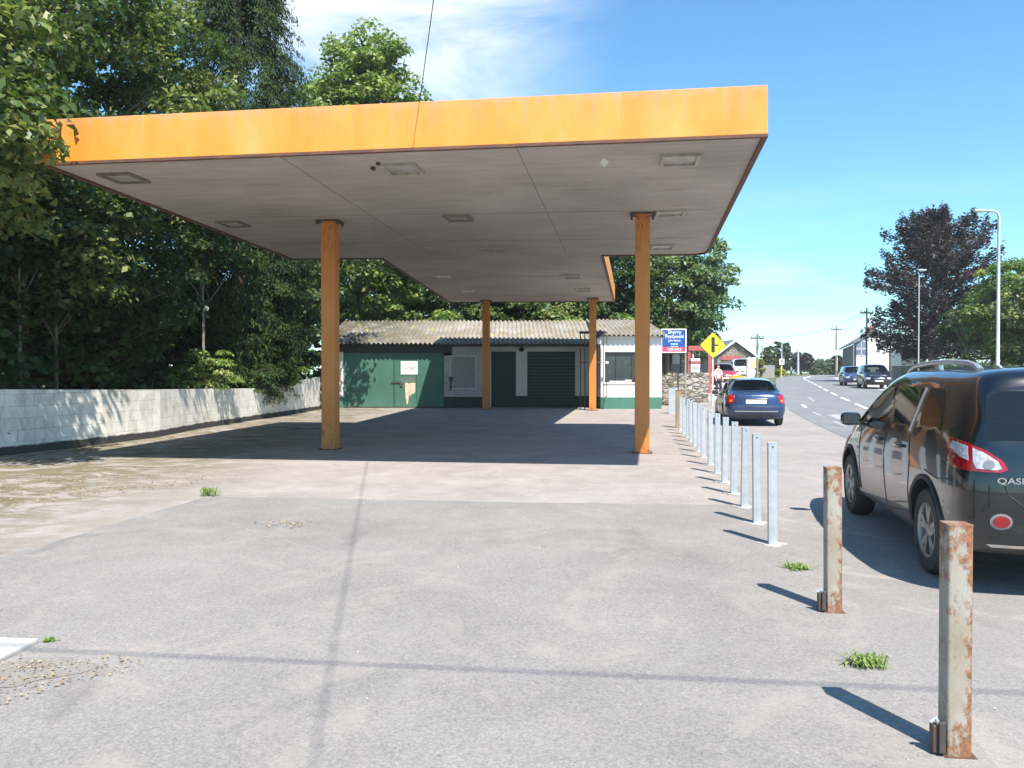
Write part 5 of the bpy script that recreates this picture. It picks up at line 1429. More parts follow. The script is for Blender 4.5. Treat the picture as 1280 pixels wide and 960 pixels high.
def lamp(px, py_top, Y, arm, label, r=.10, face=-1):
    x = GX(px, Y); z0 = gz(x, Y); zt = GZ(py_top, Y)-z0
    o = empty('street_lamp', (x, Y, z0), 0, label, 'street lamp', 'street lamps along the road')
    p = [(0, 0, 0), (0, 0, 1.2), (0, 0, 1.25), (0, 0, zt-.35), (face*.08, 0, zt-.12), (face*.25, 0, zt-.02), (face*arm, 0, zt+.02)]
    MB().tube(p, [r, r, r*.72, r*.55, r*.45, r*.42, r*.38], seg=12).build('column', M['lamppost'], o, smooth=True)
    MB().box(face*arm-.36, face*arm+.26, -.11, .11, zt-.05, zt+.07, bev=.04).build('lantern', M['lamppost'], o, smooth=True)
    MB().box(face*arm-.32, face*arm+.10, -.08, .08, zt-.085, zt-.055).build('lamp_glass', M['fitlens'], o)
    MB().box(-.05, .05, -r-.02, -r+.02, .4, .95).build('access_door', M['greyback'], o)
    return o
lamp(1247, 264, 43, 1.0, 'tall pale street lamp rising in front of the green trees at the right', .13)
lamp(1148, 338, 62, .28, 'slender street lamp standing in front of the copper beech', .065, face=1)
lamp(977, 427, 120, 1.2, 'distant street lamp on the left of the road behind the small white sign', .16, face=1)
tw_ = empty('roadside_sign', (GX(976.5, 110), 110, gz(37, 110)), 0, 'small white road sign on a pole far along the left of the road', 'road sign')
MB().box(GX(974, 110), GX(980, 110), 109.9, 110, GZ(456, 110), GZ(448.5, 110)).build('plate', M['signwhite'], tw_, world=True)
MB().box(GX(976.2, 110), GX(977.8, 110), 109.86, 109.9, GZ(453, 110), GZ(450, 110)).build('symbol', M['darkmetal'], tw_, world=True)
MB().tube([(GX(976.8, 110), 110.1, gz(37, 110)-.1), (GX(976.8, 110), 110.1, GZ(449, 110))], .08).build('post', M['yellow'], tw_, world=True)
ts = empty('white_sign', (GX(1045.5, 116), 116, gz(47, 116)), 0, 'small plain white sign below the utility pole at the far end of the white house', 'road sign')
MB().box(GX(1042.8, 116), GX(1048.2, 116), 115.7, 115.8, GZ(444, 116), GZ(437.8, 116)).build('plate', M['signwhite'], ts, world=True)
MB().tube([(GX(1046, 116), 115.9, gz(47, 116)), (GX(1046, 116), 115.9, GZ(438.5, 116))], .06).build('post', M['white'], ts, world=True)
# wires between poles
def line(p, q, sag, label, r=.02): return wire(p, q, sag, r, label)
def top(px, py, Y, dz=-.3): return (GX(px, Y), Y, GZ(py, Y)+dz)
line(top(1083, 385, 78), top(1045, 408, 118), .8, 'thin line strung between the two poles by the white house')
line(top(946.5, 417, 84), top(1083, 385, 78), .9, 'thin line crossing the road between the garage pole and the white house pole')
line(top(946.5, 417, 84), top(997.5, 437, 160), 1.0, 'thin line running from the garage pole to the far pale pole')

# ================================================================== person
pn = empty('person', (GX(897.5, 44), 44, gz(11.3, 44)), R(200), 'person in a pale top and dark trousers standing by the yellow diamond sign', 'person')
def skin_body(name, verts, edges, rad, mat, parent, lvl=2):
    me = bpy.data.meshes.new(name); me.from_pydata(verts, edges, []); ob = bpy.data.objects.new('tmp', me); COL.objects.link(ob)
    ob.modifiers.new('k', 'SKIN'); s = ob.modifiers.new('s', 'SUBSURF'); s.levels = lvl; s.render_levels = lvl
    for i, r_ in enumerate(rad): me.skin_vertices[0].data[i].radius = r_ if hasattr(r_, '__len__') else (r_, r_)
    me.skin_vertices[0].data[0].use_root = True
    bpy.context.view_layer.update()
    m2 = bpy.data.meshes.new_from_object(ob.evaluated_get(bpy.context.evaluated_depsgraph_get())); bpy.data.objects.remove(ob)
    m2.name = name; m2.materials.clear(); m2.materials.append(mat)
    m2.polygons.foreach_set('use_smooth', [True]*len(m2.polygons))
    o = bpy.data.objects.new(name, m2); COL.objects.link(o); o.parent = parent; return o
V_ = [(0, 0, .93), (0, 0, 1.12), (0, 0, 1.32), (0, 0, 1.45), (0, .01, 1.53), (0, .01, 1.60), (0, .02, 1.68),
      (.18, 0, 1.40), (.24, .02, 1.12), (.22, .14, .90), (.22, .18, .82), (-.18, 0, 1.40), (-.24, .0, 1.12), (-.24, .10, .88), (-.24, .13, .80),
      (.09, 0, .88), (.10, .04, .50), (.11, 0, .09), (.12, .14, .04), (-.09, 0, .88), (-.12, .10, .50), (-.12, .02, .09), (-.13, .15, .04)]
E_ = [(0, 1), (1, 2), (2, 3), (3, 4), (4, 5), (5, 6), (3, 7), (7, 8), (8, 9), (9, 10), (3, 11), (11, 12), (12, 13), (13, 14), (0, 15), (15, 16), (16, 17), (17, 18), (0, 19), (19, 20), (20, 21), (21, 22)]
Rr = [(.15, .11), (.13, .10), (.16, .11), (.12, .09), .055, .085, .085, .065, .045, .032, .04, .065, .045, .032, .04, .09, .062, .045, .04, .09, .062, .045, .04]
skin_body('body', V_, E_, Rr, M['skin'], pn)
skin_body('top', [V_[i] for i in (0, 1, 2, 3, 7, 8, 11, 12)], [(0, 1), (1, 2), (2, 3), (3, 4), (4, 5), (3, 6), (6, 7)], [(.165, .125), (.15, .12), (.175, .125), (.13, .10), .078, .06, .078, .06], M['shirt'], pn)
skin_body('trousers', [V_[0], V_[15], V_[16], (.11, 0, .12), V_[19], V_[20], (-.12, .02, .12)], [(0, 1), (1, 2), (2, 3), (0, 4), (4, 5), (5, 6)], [(.16, .12), .105, .078, .062, .105, .078, .062], M['trousers'], pn)
skin_body('hair', [(0, -.015, 1.62), (0, -.02, 1.70), (0, .01, 1.735)], [(0, 1), (1, 2)], [.08, .095, .075], M['hair'], pn)
for xx in (.12, -.12): MB().box(xx-.045, xx+.045, -.06, .20, 0, .08, bev=.02).build('shoe', M['black'], pn)
# ================================================================== vegetation
def leaf_obj(name, C, N, size, mat, parent=None, aspect=.62, T=None, fold=.12, world=True, cup=None):
    C = np.asarray(C, float); n = len(C); N = N/np.maximum(np.linalg.norm(N, axis=1, keepdims=True), 1e-6)
    if T is None: T = RNG.normal(size=(n, 3))
    T = T-N*np.sum(T*N, 1, keepdims=True); T /= np.maximum(np.linalg.norm(T, axis=1, keepdims=True), 1e-6)
    B = np.cross(N, T); s = np.asarray(size).reshape(-1, 1)*np.ones((n, 1))
    if parent is not None and world: C = C-np.array(parent.location)
    v = np.stack([C-T*s*.5, C+B*s*.5*aspect+N*s*fold+T*s*.05, C+T*s*.5-N*s*fold*.8, C-B*s*.5*aspect+N*s*fold+T*s*.05], 1).reshape(-1, 3)
    me = bpy.data.meshes.new(name); me.vertices.add(4*n); me.vertices.foreach_set('co', v.astype(np.float32).ravel())
    me.loops.add(4*n); me.loops.foreach_set('vertex_index', np.arange(4*n, dtype=np.int32))
    me.polygons.add(n); me.polygons.foreach_set('loop_start', np.arange(0, 4*n, 4, dtype=np.int32))
    me.update(calc_edges=True)
    a = me.attributes.new('rnd', 'FLOAT', 'FACE')
    r = RNG.random(n) if cup is None else np.clip(cup+RNG.normal(0, .16, n), 0, 1)
    a.data.foreach_set('value', r.astype(np.float32)); me.materials.append(mat)
    o = bpy.data.objects.new(name, me); COL.objects.link(o)
    if parent is not None: o.parent = parent
    return o
def rdir(n):
    d = RNG.normal(size=(n, 3)); return d/np.linalg.norm(d, axis=1, keepdims=True)
def clumps(center, rad, n, bias=.45, lobes=5, squash_bottom=.75):
    c = np.array(center); d = rdir(n); k = rdir(lobes)
    b = 1+.26*np.max(d @ k.T, axis=1)-.16
    r = (bias+(1-bias)*RNG.random(n)**.6)*b
    p = d*r[:, None]*np.array(rad); p[:, 2] = np.where(p[:, 2] < 0, p[:, 2]*squash_bottom, p[:, 2])
    return c+p, d
def leafy(cl, cr, per, size, updir=.7, flat=.6):
    m = len(cl); n = m*per; idx = np.repeat(np.arange(m), per); d = rdir(n); d[:, 2] = np.abs(d[:, 2])*.9-.25*RNG.random(n)
    rr = (.35+.65*RNG.random(n)**.5)*np.repeat(cr, per)
    P_ = cl[idx]+d*rr[:, None]*np.array([1, 1, flat])
    N_ = d*.55+np.array([0, 0, updir])+RNG.normal(size=(n, 3))*.42
    shade = np.repeat(RNG.random(m), per)
    s = size*(.65+.7*RNG.random(n))
    return P_, N_, s, shade
def limb_mesh(base, h, r, cl, nb, lean=(0, 0), seg=7):
    mb = MB(); bx_, by_, bz_ = base; pts = []; K = 6
    for k in range(K+1):
        t_ = k/K; pts.append((bx_+lean[0]*t_+random.uniform(-.08, .08)*r*4*t_, by_+lean[1]*t_+random.uniform(-.08, .08)*r*4*t_, bz_+h*t_))
    mb.tube(pts, [r*(1.25 if k == 0 else 1)*(1-.75*k/K) for k in range(K+1)], seg=seg+2)
    idx = RNG.choice(len(cl), min(nb, len(cl)), replace=False)
    for i in idx:
        e = Vector(cl[i]); t_ = min(.92, max(.30, (e.z-bz_)/h*.72)); k = t_*K; a = Vector(pts[int(k)]).lerp(Vector(pts[min(K, int(k)+1)]), k-int(k))
        m_ = a.lerp(e, .5)+Vector((random.uniform(-.3, .3), random.uniform(-.3, .3), random.uniform(-.1, .35)))
        mb.tube([a, m_, e], [r*.38*(1-t_*.5), r*.22*(1-t_*.5), r*.06], seg=5)
    return mb
def tree(label, base, h, rad, cz, mat, n=150, per=110, size=.17, cr=(.5, .95), trunk_r=.16, nb=26, cat='tree', group=None, bias=.45, name='broadleaf_tree', bark='bark', cx=0, cy=0, flat=.85, extra=None, updir=.55, lobes=6, aspect=.62):
    bx_, by_ = base; bz_ = gz(bx_, by_)
    o = empty(name, (bx_, by_, bz_), 0, label, cat, group)
    cl, d = clumps((bx_+cx, by_+cy, bz_+cz), rad, n, bias, lobes)
    if extra is not None: cl = np.concatenate([cl, extra])
    crr = RNG.uniform(cr[0], cr[1], len(cl))
    P_, N_, s, sh = leafy(cl, crr, per, size, updir, flat)
    k = P_[:, 2] > bz_+.05; P_, N_, s, sh = P_[k], N_[k], s[k], sh[k]
    leaf_obj('crown', P_, N_, s, mat, o, cup=sh, aspect=aspect)
    mb = limb_mesh((bx_, by_, bz_-.1), cz+rad[2]*.55, trunk_r, cl, nb, (cx*.8, cy*.8))
    mb.build('trunk', M[bark], o, world=True, smooth=True)
    return o
def box_clumps(x, y, z, n):
    return np.stack([RNG.uniform(*x, n), RNG.uniform(*y, n), RNG.uniform(*z, n)], 1)

# ---- left bank along the wall
G1 = 'trees behind the block wall'
tree('large sycamore overhanging the left front corner of the canopy', (-11.6, 13.4), 12, (3.3, 3.0, 4.6), 6.9, M['leaf_syc'], 200, 150, .17, trunk_r=.2, group=G1, cx=.6,
     extra=np.concatenate([box_clumps((-8.0, -6.95), (11.0, 12.2), (4.75, 6.9), 16), box_clumps((-9.4, -7.9), (12.4, 14.2), (3.9, 6.6), 11)]))
tree('sycamore with dense sunlit crown above the left end of the orange fascia', (-11.8, 19.2), 13, (3.9, 3.6, 5.2), 7.8, M['leaf_syc'], 230, 140, .18, trunk_r=.2, group=G1, cx=.3)
tree('sycamore standing just left of the tall cypress', (-12.2, 24.0), 13, (3.7, 3.4, 5.0), 7.6, M['leaf_syc'], 200, 120, .19, trunk_r=.18, group=G1, cx=.4)
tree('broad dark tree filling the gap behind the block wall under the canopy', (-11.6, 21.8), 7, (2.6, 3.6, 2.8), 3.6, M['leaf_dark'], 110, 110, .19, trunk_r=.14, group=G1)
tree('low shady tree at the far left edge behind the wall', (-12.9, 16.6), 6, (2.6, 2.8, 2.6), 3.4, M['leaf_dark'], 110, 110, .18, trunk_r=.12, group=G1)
tree('young sycamore with sunlit leaves behind the shaded part of the wall', (-10.6, 18.6), 6, (1.6, 1.9, 1.9), 4.3, M['leaf_syc'], 60, 90, .17, trunk_r=.06, group=G1, nb=12)
tree('slim sapling with pale bark rising behind the middle of the wall', (-9.75, 25.3), 7, (1.3, 1.4, 1.4), 5.6, M['leaf_syc'], 26, 80, .18, trunk_r=.06, bark='barkpale', group=G1, nb=9)
tree('slender sapling at the far left behind the wall', (-10.7, 17.4), 6, (1.3, 1.2, 1.3), 5.0, M['leaf_dark'], 24, 80, .17, trunk_r=.05, bark='barkpale', group=G1, nb=8)
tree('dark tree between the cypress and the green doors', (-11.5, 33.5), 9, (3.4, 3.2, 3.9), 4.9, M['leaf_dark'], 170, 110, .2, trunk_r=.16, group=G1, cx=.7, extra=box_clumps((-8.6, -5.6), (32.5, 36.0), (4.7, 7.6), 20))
# deep shade: woodland floor growth and wood behind
def mass(name, label, cl, cr, per, size, mat):
    crr = RNG.uniform(cr[0], cr[1], len(cl)); P_, N_, s, sh = leafy(cl, crr, per, size)
    P_[:, 2] = np.maximum(P_[:, 2], .03)
    o = leaf_obj(name, P_, N_, s, mat, None, cup=sh, aspect=.8); tag(o, label, 'woodland', kind='stuff'); return o
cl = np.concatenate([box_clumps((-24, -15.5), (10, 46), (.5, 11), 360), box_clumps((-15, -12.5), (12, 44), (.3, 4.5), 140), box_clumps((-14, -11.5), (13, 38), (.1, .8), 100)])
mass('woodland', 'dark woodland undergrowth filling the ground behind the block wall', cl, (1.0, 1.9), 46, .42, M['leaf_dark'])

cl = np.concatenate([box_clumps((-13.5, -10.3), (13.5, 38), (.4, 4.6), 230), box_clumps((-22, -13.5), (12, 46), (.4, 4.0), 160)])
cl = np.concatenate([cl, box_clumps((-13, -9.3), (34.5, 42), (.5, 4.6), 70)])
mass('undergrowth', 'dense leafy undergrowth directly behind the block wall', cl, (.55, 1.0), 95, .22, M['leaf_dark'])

# ---- Lawson cypress
def cypress(label, base, h, r0, z0=.6):
    bx_, by_ = base; o = empty('cypress_tree', (bx_, by_, gz(bx_, by_)), 0, label, 'conifer')
    n = 1900; t_ = RNG.random(n)**1.05; z = z0+(h-z0)*t_; th = RNG.uniform(0, 2*PI, n)
    rr = r0*(1-t_)**.50*(.50+.50*np.clip(z/7, 0, 1))*(.78+.3*RNG.random(n))*(1+.12*np.sin(3*th+5*t_)+.10*np.sin(7*th-9*t_))
    C = []; Nn = []; T_ = []; Sz = []; Sh = []
    for i in range(n):
        d = np.array([math.cos(th[i]), math.sin(th[i]), 0]); tip = np.array([bx_, by_, 0])+d*rr[i]+np.array([0, 0, z[i]])
        m = 110; L = RNG.random(m)
        side = np.array([-d[1], d[0], 0]); L2 = RNG.normal(0, .26, m)
        P_ = tip-d*(L*.9)[:, None]*.75+side*(L2*(1-.5*L))[:, None]+np.array([0, 0, 1])*((L*.45)-.35*np.abs(L2)-.10*(1-L)**2)[:, None]+RNG.normal(0, .05, (m, 3))
        C.append(P_); Nn.append(np.tile(d*.8+np.array([0, 0, .35]), (m, 1))+RNG.normal(0, .4, (m, 3)))
        T_.append(np.tile(d*.45+np.array([0, 0, -.75]), (m, 1))+side*(np.sign(L2)*.5)[:, None]+RNG.normal(0, .3, (m, 3))); Sz.append(RNG.uniform(.09, .20, m)); Sh.append(np.full(m, RNG.random()))
    leaf_obj('crown', np.concatenate(C), np.concatenate(Nn), np.concatenate(Sz), M['leaf_con'], o, aspect=.30, T=np.concatenate(T_), cup=np.concatenate(Sh))
    MB().tube([(bx_, by_, -.1), (bx_, by_, h*.5), (bx_, by_, h-.5)], [.28, .16, .03], seg=9).build('trunk', M['bark'], o, world=True, smooth=True)
    return o
cypress('tall dark drooping cypress rising above the left half of the canopy', (-9.75, 28.6), 23, 3.0)
# ---- behind the shop
G2 = 'trees behind the shop'
tree('bright green maple behind the shop roof, topping the canopy at its middle', (-8.3, 43.5), 20, (4.0, 3.2, 9.6), 10.2, M['leaf_light'], 520, 110, .26, cr=(.6, 1.2), trunk_r=.25, group=G2, nb=40, extra=np.concatenate([box_clumps((-11.6, -5.2), (42.4, 44.6), (12.5, 16.4), 60), box_clumps((-9.5, -7.2), (42.6, 44.4), (16, 18), 14)]))
tree('dark tree behind the left half of the shop roof', (-3.8, 47.5), 11, (3.8, 3.0, 4.6), 6.0, M['leaf_dark'], 140, 100, .26, cr=(.7, 1.2), trunk_r=.2, group=G2)
tree('mid green tree behind the middle of the shop roof', (1.0, 47.0), 11, (3.8, 3.0, 4.4), 5.8, M['leaf_syc'], 150, 100, .26, cr=(.7, 1.2), trunk_r=.2, group=G2)
tree('shady green tree behind the kiosk end of the shop', (5.6, 48.5), 11, (3.6, 3.2, 4.8), 6.2, M['leaf_dark'], 160, 100, .26, cr=(.7, 1.2), trunk_r=.2, group=G2)
tree('tall airy ash tree at the right end of the shop, against the sky', (9.6, 49.5), 12, (4.5, 3.2, 5.1), 5.9, M['leaf_ash'], 270, 110, .24, cr=(.55, 1.05), trunk_r=.2, group=G2, nb=40, bias=.35)
tree('small ash crown reaching over the stone garage', (13.2, 62.0), 8, (2.4, 2.4, 3.0), 3.6, M['leaf_ash'], 90, 90, .27, cr=(.5, .95), trunk_r=.15, group=G2)
cl = np.concatenate([box_clumps((-9, 8), (42.6, 44.5), (3.2, 4.7), 70)])
mass('bramble', 'bright green bramble growing along the back of the shop roof', cl, (.4, .8), 70, .22, M['leaf_light'])
cl = np.concatenate([box_clumps((-16, 9), (52, 58), (1.0, 9), 190), box_clumps((-3, 8), (49, 53), (1.0, 7), 90)])
mass('woodland', 'dark mass of foliage behind the trees at the back of the shop', cl, (1.2, 2.2), 46, .5, M['leaf_dark'])

# ---- shrubs over the wall
def shrub(label, base, rad, mat, n=26, per=110, size=.11, z=1.2, name='shrub', cat='shrub', aspect=.5, cr=(.22, .42), group=None):
    bx_, by_ = base; o = empty(name, (bx_, by_, gz(bx_, by_)), 0, label, cat, group)
    cl, d = clumps((bx_, by_, gz(bx_, by_)+z), rad, n, .2, 5)
    P_, N_, s, sh = leafy(cl, RNG.uniform(*cr, len(cl)), per, size); P_[:, 2] = np.maximum(P_[:, 2], gz(bx_, by_)+.02)
    leaf_obj('foliage', P_, N_, s, mat, o, cup=sh, aspect=aspect)
    mb = MB()
    for i in range(7): mb.tube([(bx_+random.uniform(-.1, .1), by_, gz(bx_, by_)), tuple(cl[i % len(cl)])], [.025, .008], seg=5)
    mb.build('stems', M['bark'], o, world=True); return o
shrub('round yellow-green privet bush rising over the wall', (-9.35, 24.2), (1.1, .9, .95), M['leaf_weed'], 40, 120, .11, 1.35)
shrub('leafy green bush leaning over the far end of the wall', (-9.0, 31.0), (.95, .9, .85), M['leaf_light'], 30, 110, .13, 1.45)
shrub('dark ivy shrub between the two bushes on the wall', (-9.3, 27.6), (1.2, .9, .7), M['leaf_dark'], 34, 110, .12, 1.15)
# ---- right of the road
def beech(label, base, h, R0, cz):
    bx_, by_ = base; bz_ = gz(bx_, by_); o = empty('copper_beech_tree', (bx_, by_, bz_), 0, label, 'tree')
    C = []; Nn = []; Sz = []; Sh = []; mb = MB(); T_ = []
    mb.tube([(bx_, by_, bz_-.1), (bx_+.1, by_, bz_+h*.4), (bx_-.1, by_, bz_+h*.92)], [.45, .3, .04], seg=10)
    nb = 135
    for i in range(nb):
        t_ = (i+.5)/nb; z = 2.0+(h-3.0)*t_; th = i*2.399+RNG.normal(0, .3)
        prof = math.sin(PI*min(1, (t_*.86+.14)))**.55*(1-.38*t_)
        Lr = R0*prof*RNG.uniform(.60, 1.30)*(1.12 if math.cos(th) > 0 else 1.0)
        rise = (.10+.55*t_)*Lr
        d = np.array([math.cos(th), math.sin(th), 0]); side = np.array([-d[1], d[0], 0])
        a = np.array([bx_, by_, bz_+z]); e = a+d*Lr+np.array([0, 0, rise])
        mb.tube([tuple(a), tuple(a+(e-a)*.5+np.array([0, 0, .15])), tuple(e)], [.09*(1-.5*t_), .05, .012], seg=5)
        m = int(115+115*Lr/R0*2); L = RNG.random(m)**.7
        w_ = (.14+.75*(1-L))*.8
        P_ = a+(e-a)*(.15+.92*L)[:, None]+side*(RNG.normal(0, 1, m)*w_)[:, None]+np.array([0, 0, 1])*(RNG.normal(0, .27, m))[:, None]
        C.append(P_); Nn.append(np.array([0, 0, .9])+RNG.normal(0, .5, (m, 3))); Sz.append(RNG.uniform(.22, .42, m)); Sh.append(np.full(m, RNG.random()))
        T_.append(np.tile(d+np.array([0, 0, .35]), (m, 1))+RNG.normal(0, .4, (m, 3)))
    leaf_obj('crown', np.concatenate(C), np.concatenate(Nn), np.concatenate(Sz), M['leaf_purple'], o, cup=np.concatenate(Sh), aspect=.45, T=np.concatenate(T_))
    mb.build('trunk', M['barkpale'], o, world=True, smooth=True); return o
bY = 70.0
beech('large dark purple copper beech across the road', (GX(1166, bY), bY), 15.6, 5.5, 8)
G3 = 'green trees across the road'
tree('olive green tree in the shade of the copper beech', (GX(1240, 60), 60), 8, (2.1, 2.4, 3.0), 4.6, M['leaf_ash'], 100, 110, .26, cr=(.5, .95), trunk_r=.16, group=G3)
tree('bright green tree at the right edge behind the tall street lamp', (GX(1272, 56), 56), 10, (3.2, 2.8, 4.2), 5.0, M['leaf_light'], 150, 110, .25, cr=(.5, 1.0), trunk_r=.2, group=G3)
tree('green tree beyond the right edge of the photo', (GX(1310, 50), 50), 9, (3.0, 2.8, 3.8), 4.4, M['leaf_syc'], 110, 110, .25, cr=(.5, 1.0), trunk_r=.2, group=G3)
tree('pale trunked tree between the copper beech and the olive tree', (GX(1206, 64), 64), 7, (1.6, 1.8, 1.9), 4.2, M['leaf_dark'], 40, 100, .26, cr=(.5, .9), trunk_r=.20, bark='barkpale', group=G3)
shrub('clipped green hedge below the trees across the road', (GX(1243, 52), 52), (3.6, .9, .75), M['leaf_dark'], 110, 100, .16, .8, 'hedge', 'hedge', .6, (.3, .55))
shrub('dark round shrub at the foot of the copper beech', (GX(1152, 68), 68), (1.3, 1.0, .9), M['leaf_dark'], 26, 90, .2, .9, cr=(.3, .5))
shrub('yellow flowering shrub behind the hedge across the road', (GX(1218, 57), 57), (1.7, .7, .5), M['leaf_yellow'], 22, 70, .15, 2.0, cr=(.2, .4))
# ---- far down the road
G4 = 'trees far down the road'
def ft(label, px, Y, w_px, top_py, mat, n=70, z_low=.3, group=G4, size=.5, per=70):
    x = GX(px, Y); z0 = gz(x, Y); H = GZ(top_py, Y)-z0; w = w_px/1000*Y/2
    tree(label, (x, Y), H, (w, w*.8, H*.46), H*.54, mat, n, per, size, cr=(w*.16, w*.30), trunk_r=.25, nb=14, group=group, bias=.3, lobes=5)
ft('bushy green tree left of the road ahead, left one of the far group', 962, 150, 22, 434, M['leaf_far'], 80)
ft('tall feathery green tree in the middle of the far group', 978, 165, 24, 425, M['leaf_far'], 90)
ft('round dark purple tree behind the two pale poles', 1001, 170, 27, 438, M['leaf_fardark'], 120, size=.55)
ft('low green tree far away at the bend of the road', 1024, 240, 18, 452, M['leaf_far'], 60, size=.8)
ft('small green tree far away between the bend and the white house', 1036, 220, 12, 450, M['leaf_far'], 50, size=.7)
ft('green tree beside the far end of the white house', 1047, 150, 15, 444, M['leaf_far'], 60)
ft('yellow-green bush beside the board fence', 951.5, 98, 11, 448, M['leaf_yellow'], 40, size=.3)
ft('low olive tree at the far left of the bend', 1012, 250, 12, 455, M['leaf_far'], 40, size=.8)
shrub('low yellow flowering bush left of the road under the white road sign', (GX(973, 112), 112), (1.6, 1.0, .5), M['leaf_yellow'], 24, 70, .3, .55, cr=(.4, .6))
cl = []
for x in np.linspace(20, 190, 150):
    y = 290+RNG.uniform(-12, 30); cl.append((x, y, gz(x, y)+RNG.uniform(.5, 4.2)))
for x in np.linspace(60, 108, 60):
    y = 176+RNG.uniform(-4, 8); cl.append((x, y, gz(x, y)+RNG.uniform(.2, 1.8)))
o = mass('far_hedgerow', 'distant line of trees and hedges closing the view along the road', np.array(cl), (1.6, 3.2), 60, 1.1, M['leaf_far'])
# hedge line on the left behind garage and to right behind house
cl = box_clumps((22, 33), (110, 150), (.6, 3.0), 60)
mass('roadside_hedge', 'overgrown hedge along the left side of the road beyond the stone garage', cl, (1.0, 1.8), 60, .5, M['leaf_far'])
cl = box_clumps((58, 110), (62, 100), (.8, 6.0), 150)
mass('garden_greenery', 'garden greenery behind the trees at the right edge', cl, (1.5, 2.6), 50, .6, M['leaf_dark'])
# hanging flower globes over the garage yard
for i, (px, py) in enumerate(((893, 405), (903, 416))):
    pass

# ---- weeds and litter
def tuft(label, x, y, r, h, n, mat, name='weed_tuft'):
    o = empty(name, (x, y, 0), 0, label, 'weed'); vs = []; fs = []; rn = []
    for i in range(n):
        th = random.uniform(0, 2*PI); q = random.choice((.1, .3, .55, .8))*r*random.uniform(.5, 1.1); L = random.uniform(.2, .7)*r; hh = random.uniform(.25, 1)*h; w = random.uniform(.002, .008)
        ph_ = random.choice((.4, 1.9, 2.6, 4.1, 5.6)); b = Vector((q*math.cos(ph_), q*.6*math.sin(ph_), .004)); d = Vector((math.cos(th), math.sin(th), 0)); s = Vector((-d.y, d.x, 0))*w
        m_ = b+d*L*.45+Vector((0, 0, hh)); e = b+d*L+Vector((0, 0, hh*random.uniform(.2, .8)))
        k = len(vs); vs += [b-s*.4, b+s*.4, m_+s, m_-s, e]; fs += [(k, k+1, k+2, k+3), (k+3, k+2, k+4)]; rr = random.random(); rn += [rr, rr]
    ob = MB().add(vs, fs).build('leaves', mat, o); a = ob.data.attributes.new('rnd', 'FLOAT', 'FACE'); a.data.foreach_set('value', rn)
    return o
tuft('leafy green weed growing in the asphalt between the two rusty posts, nearer the camera', 1.93, 4.33, .14, .07, 190, M['leaf_weed'])
tuft('pale grassy weed behind the second rusty post', 2.33, 6.48, .15, .05, 170, M['leaf_weed'])
tuft('small green weed at the corner where asphalt meets the pale concrete', -3.93, 10.35, .18, .12, 110, M['leaf_weed'])
tuft('tiny green weed at the corner of the concrete slab', -2.74, 4.72, .05, .035, 40, M['leaf_weed'])
def litter(name, label, cx, cy, rx, ry, n, size, mat, cat='litter'):
    t_ = RNG.uniform(0, 2*PI, n); q = np.sqrt(RNG.random(n))*(1+.3*np.sin(3*t_)); C = np.stack([cx+rx*q*np.cos(t_), cy+ry*q*np.sin(t_), .016+.01*RNG.random(n)], 1)
    N_ = np.array([0, 0, 1.])+RNG.normal(0, .25, (n, 3)); o = leaf_obj(name, C, N_, size*(.5+RNG.random(n)), mat, aspect=.7, fold=.08)
    tag(o, label, cat, kind='stuff'); return o
litter('dead_leaves', 'dead leaves and grit scattered on the bare earth at the bottom left', -2.55, 4.18, .46, .30, 420, .016, M['leaf_dead'])
litter('dead_leaves', 'patch of leaf litter on the asphalt left of the middle', -2.35, 8.35, .35, .22, 110, .022, M['leaf_dead'])
litter('dead_leaves', 'thin scatter of dead leaves over the mossy concrete at the left', -6.4, 11.2, 2.0, 1.6, 800, .028, M['leaf_dead'])
# pebbles
pb = MB()
for i in range(120):
    x = random.uniform(-4.5, 3.2); y = random.uniform(3.0, 14); s = random.uniform(.002, .006)*(1+y*.05)
    bm = bmesh.new(); bmesh.ops.create_icosphere(bm, subdivisions=1, radius=s)
    vs = [(v.co.x*random.uniform(.7, 1.3)+x, v.co.y*random.uniform(.7, 1.3)+y, v.co.z*.6+.008) for v in bm.verts]; bm.verts.index_update()
    pb.add(vs, [[v.index for v in f.verts] for f in bm.faces]); bm.free()
o = pb.build('loose_grit', M['slab']); tag(o, 'small pale stones scattered over the forecourt', 'grit', kind='stuff')

# ---- the air: a closed box round the whole scene
hz = MB().box(-135, 435, -40, 715, -1.2, 25).build('haze'); hz['kind'] = 'stuff'
hm = bpy.data.materials.new('haze'); hm.use_nodes = True; hn = hm.node_tree; hn.nodes.clear()
ho = hn.nodes.new('ShaderNodeOutputMaterial'); hv = hn.nodes.new('ShaderNodeVolumePrincipled')
hv.inputs['Color'].default_value = (.95, .97, 1, 1); hv.inputs['Density'].default_value = .00038; hv.inputs['Anisotropy'].default_value = .0
hn.links.new(hv.outputs[0], ho.inputs['Volume']); hz.data.materials.append(hm)

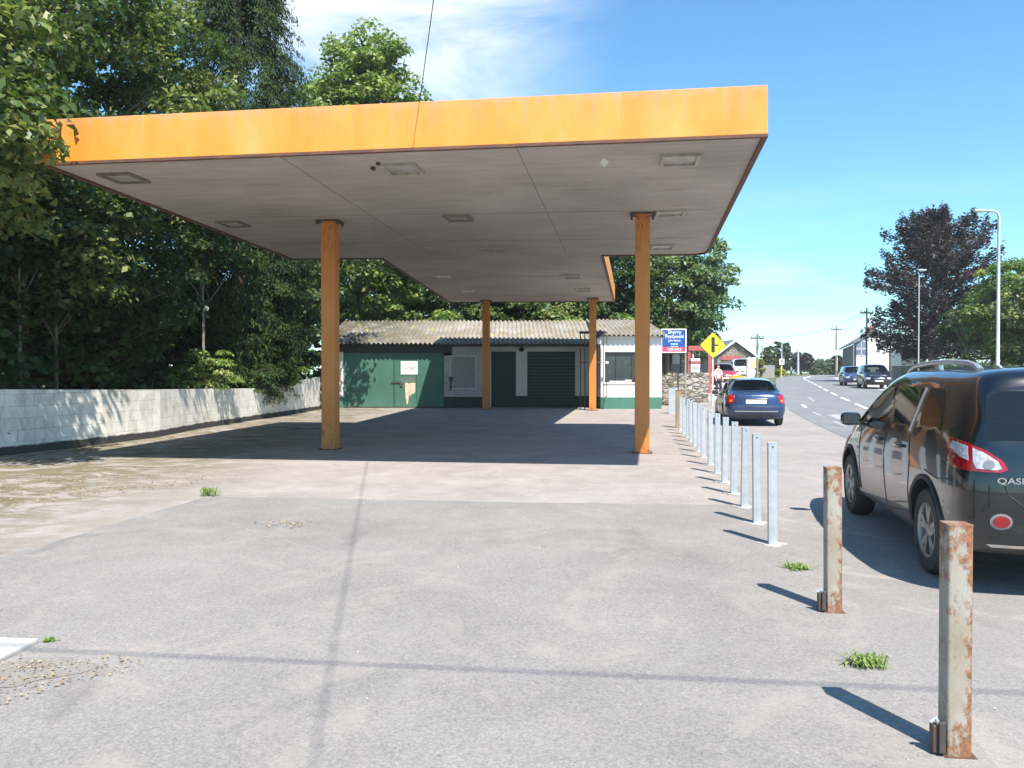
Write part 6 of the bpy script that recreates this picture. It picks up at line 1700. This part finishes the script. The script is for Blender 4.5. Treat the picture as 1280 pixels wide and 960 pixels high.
# ================================================================== sky, sun, camera
W = bpy.data.worlds.new('World'); S.world = W; W.use_nodes = True; nt = W.node_tree
bg = nt.nodes['Background']; sky = nt.nodes.new('ShaderNodeTexSky'); sky.sky_type = 'NISHITA'; sky.sun_disc = False
SE = R(54.5); sdir = Vector((.361*math.cos(SE), -.932*math.cos(SE), math.sin(SE))).normalized()
sky.sun_elevation = SE; sky.sun_rotation = math.atan2(sdir.x, sdir.y)
sky.air_density = 1.0; sky.dust_density = .25; sky.ozone_density = 1.6
tc = nt.nodes.new('ShaderNodeTexCoord'); dvec = tc.outputs['Generated']
def ndot(v):
    d = nt.nodes.new('ShaderNodeVectorMath'); d.operation = 'DOT_PRODUCT'; nt.links.new(dvec, d.inputs[0]); d.inputs[1].default_value = Vector(v).normalized(); return d.outputs['Value']
mp = nt.nodes.new('ShaderNodeMapping'); nt.links.new(dvec, mp.inputs[0]); mp.inputs['Rotation'].default_value = (0, R(35), R(20)); mp.inputs['Scale'].default_value = (1.2, 1.2, 4.5)
n1 = noise(nt, mp.outputs[0], 1.9, 9, .60, .5)
wisp = ramp(nt, n1, [(.43, 0.), (.64, 1.)])
band_ = ramp(nt, ndot((-.16, 1, .47)), [(.960, 0.), (.999, 1.)])
band = math_(nt, 'POWER', band_, 1.6)
c1 = math_(nt, 'MULTIPLY', math_(nt, 'MULTIPLY', band, math_(nt, 'ADD', wisp, .08, True)), .95, True)
sepz = nt.nodes.new('ShaderNodeSeparateXYZ'); nt.links.new(dvec, sepz.inputs[0])
low = ramp(nt, sepz.outputs[2], [(.02, .2), (.08, .30), (.16, .15), (.24, .0)])
mp2 = nt.nodes.new('ShaderNodeMapping'); nt.links.new(dvec, mp2.inputs[0]); mp2.inputs['Scale'].default_value = (1, 1, 5)
n2 = noise(nt, mp2.outputs[0], 4.2, 8, .6, .3)
c2 = math_(nt, 'MULTIPLY', math_(nt, 'MULTIPLY', ramp(nt, n2, [(.48, 0.), (.66, 1.)]), low), 1.1, True)
cf = math_(nt, 'MAXIMUM', c1, c2)
cfac = mix(nt, cf, mix(nt, 1., sky.outputs[0], (.66, 1.02, 1.14), 'MULTIPLY'), (6.0, 6.3, 6.5))
nt.links.new(cfac, bg.inputs[0]); bg.inputs[1].default_value = .106
L = bpy.data.lights.new('sun', 'SUN'); L.energy = 4.5; L.angle = R(.53); L.color = (1, .94, .84)
so = bpy.data.objects.new('sun', L); COL.objects.link(so); so.rotation_euler = (-sdir).to_track_quat('-Z', 'Y').to_euler()
cam = bpy.data.cameras.new('camera'); co = bpy.data.objects.new('camera', cam); COL.objects.link(co); S.camera = co
cam.sensor_width = 36; cam.lens = 36*1000/1280; cam.clip_end = 2000; cam.clip_start = .05
co.location = (0, 0, 1.6); co.rotation_euler = (R(90)-math.atan(14/1000), 0, 0)
S.render.engine = 'CYCLES'; S.view_settings.view_transform = 'Standard'; S.view_settings.look = 'None'
S.view_settings.exposure = 1.0; S.view_settings.gamma = 1
S.cycles.max_bounces = 8; S.cycles.transparent_max_bounces = 12; S.cycles.diffuse_bounces = 4
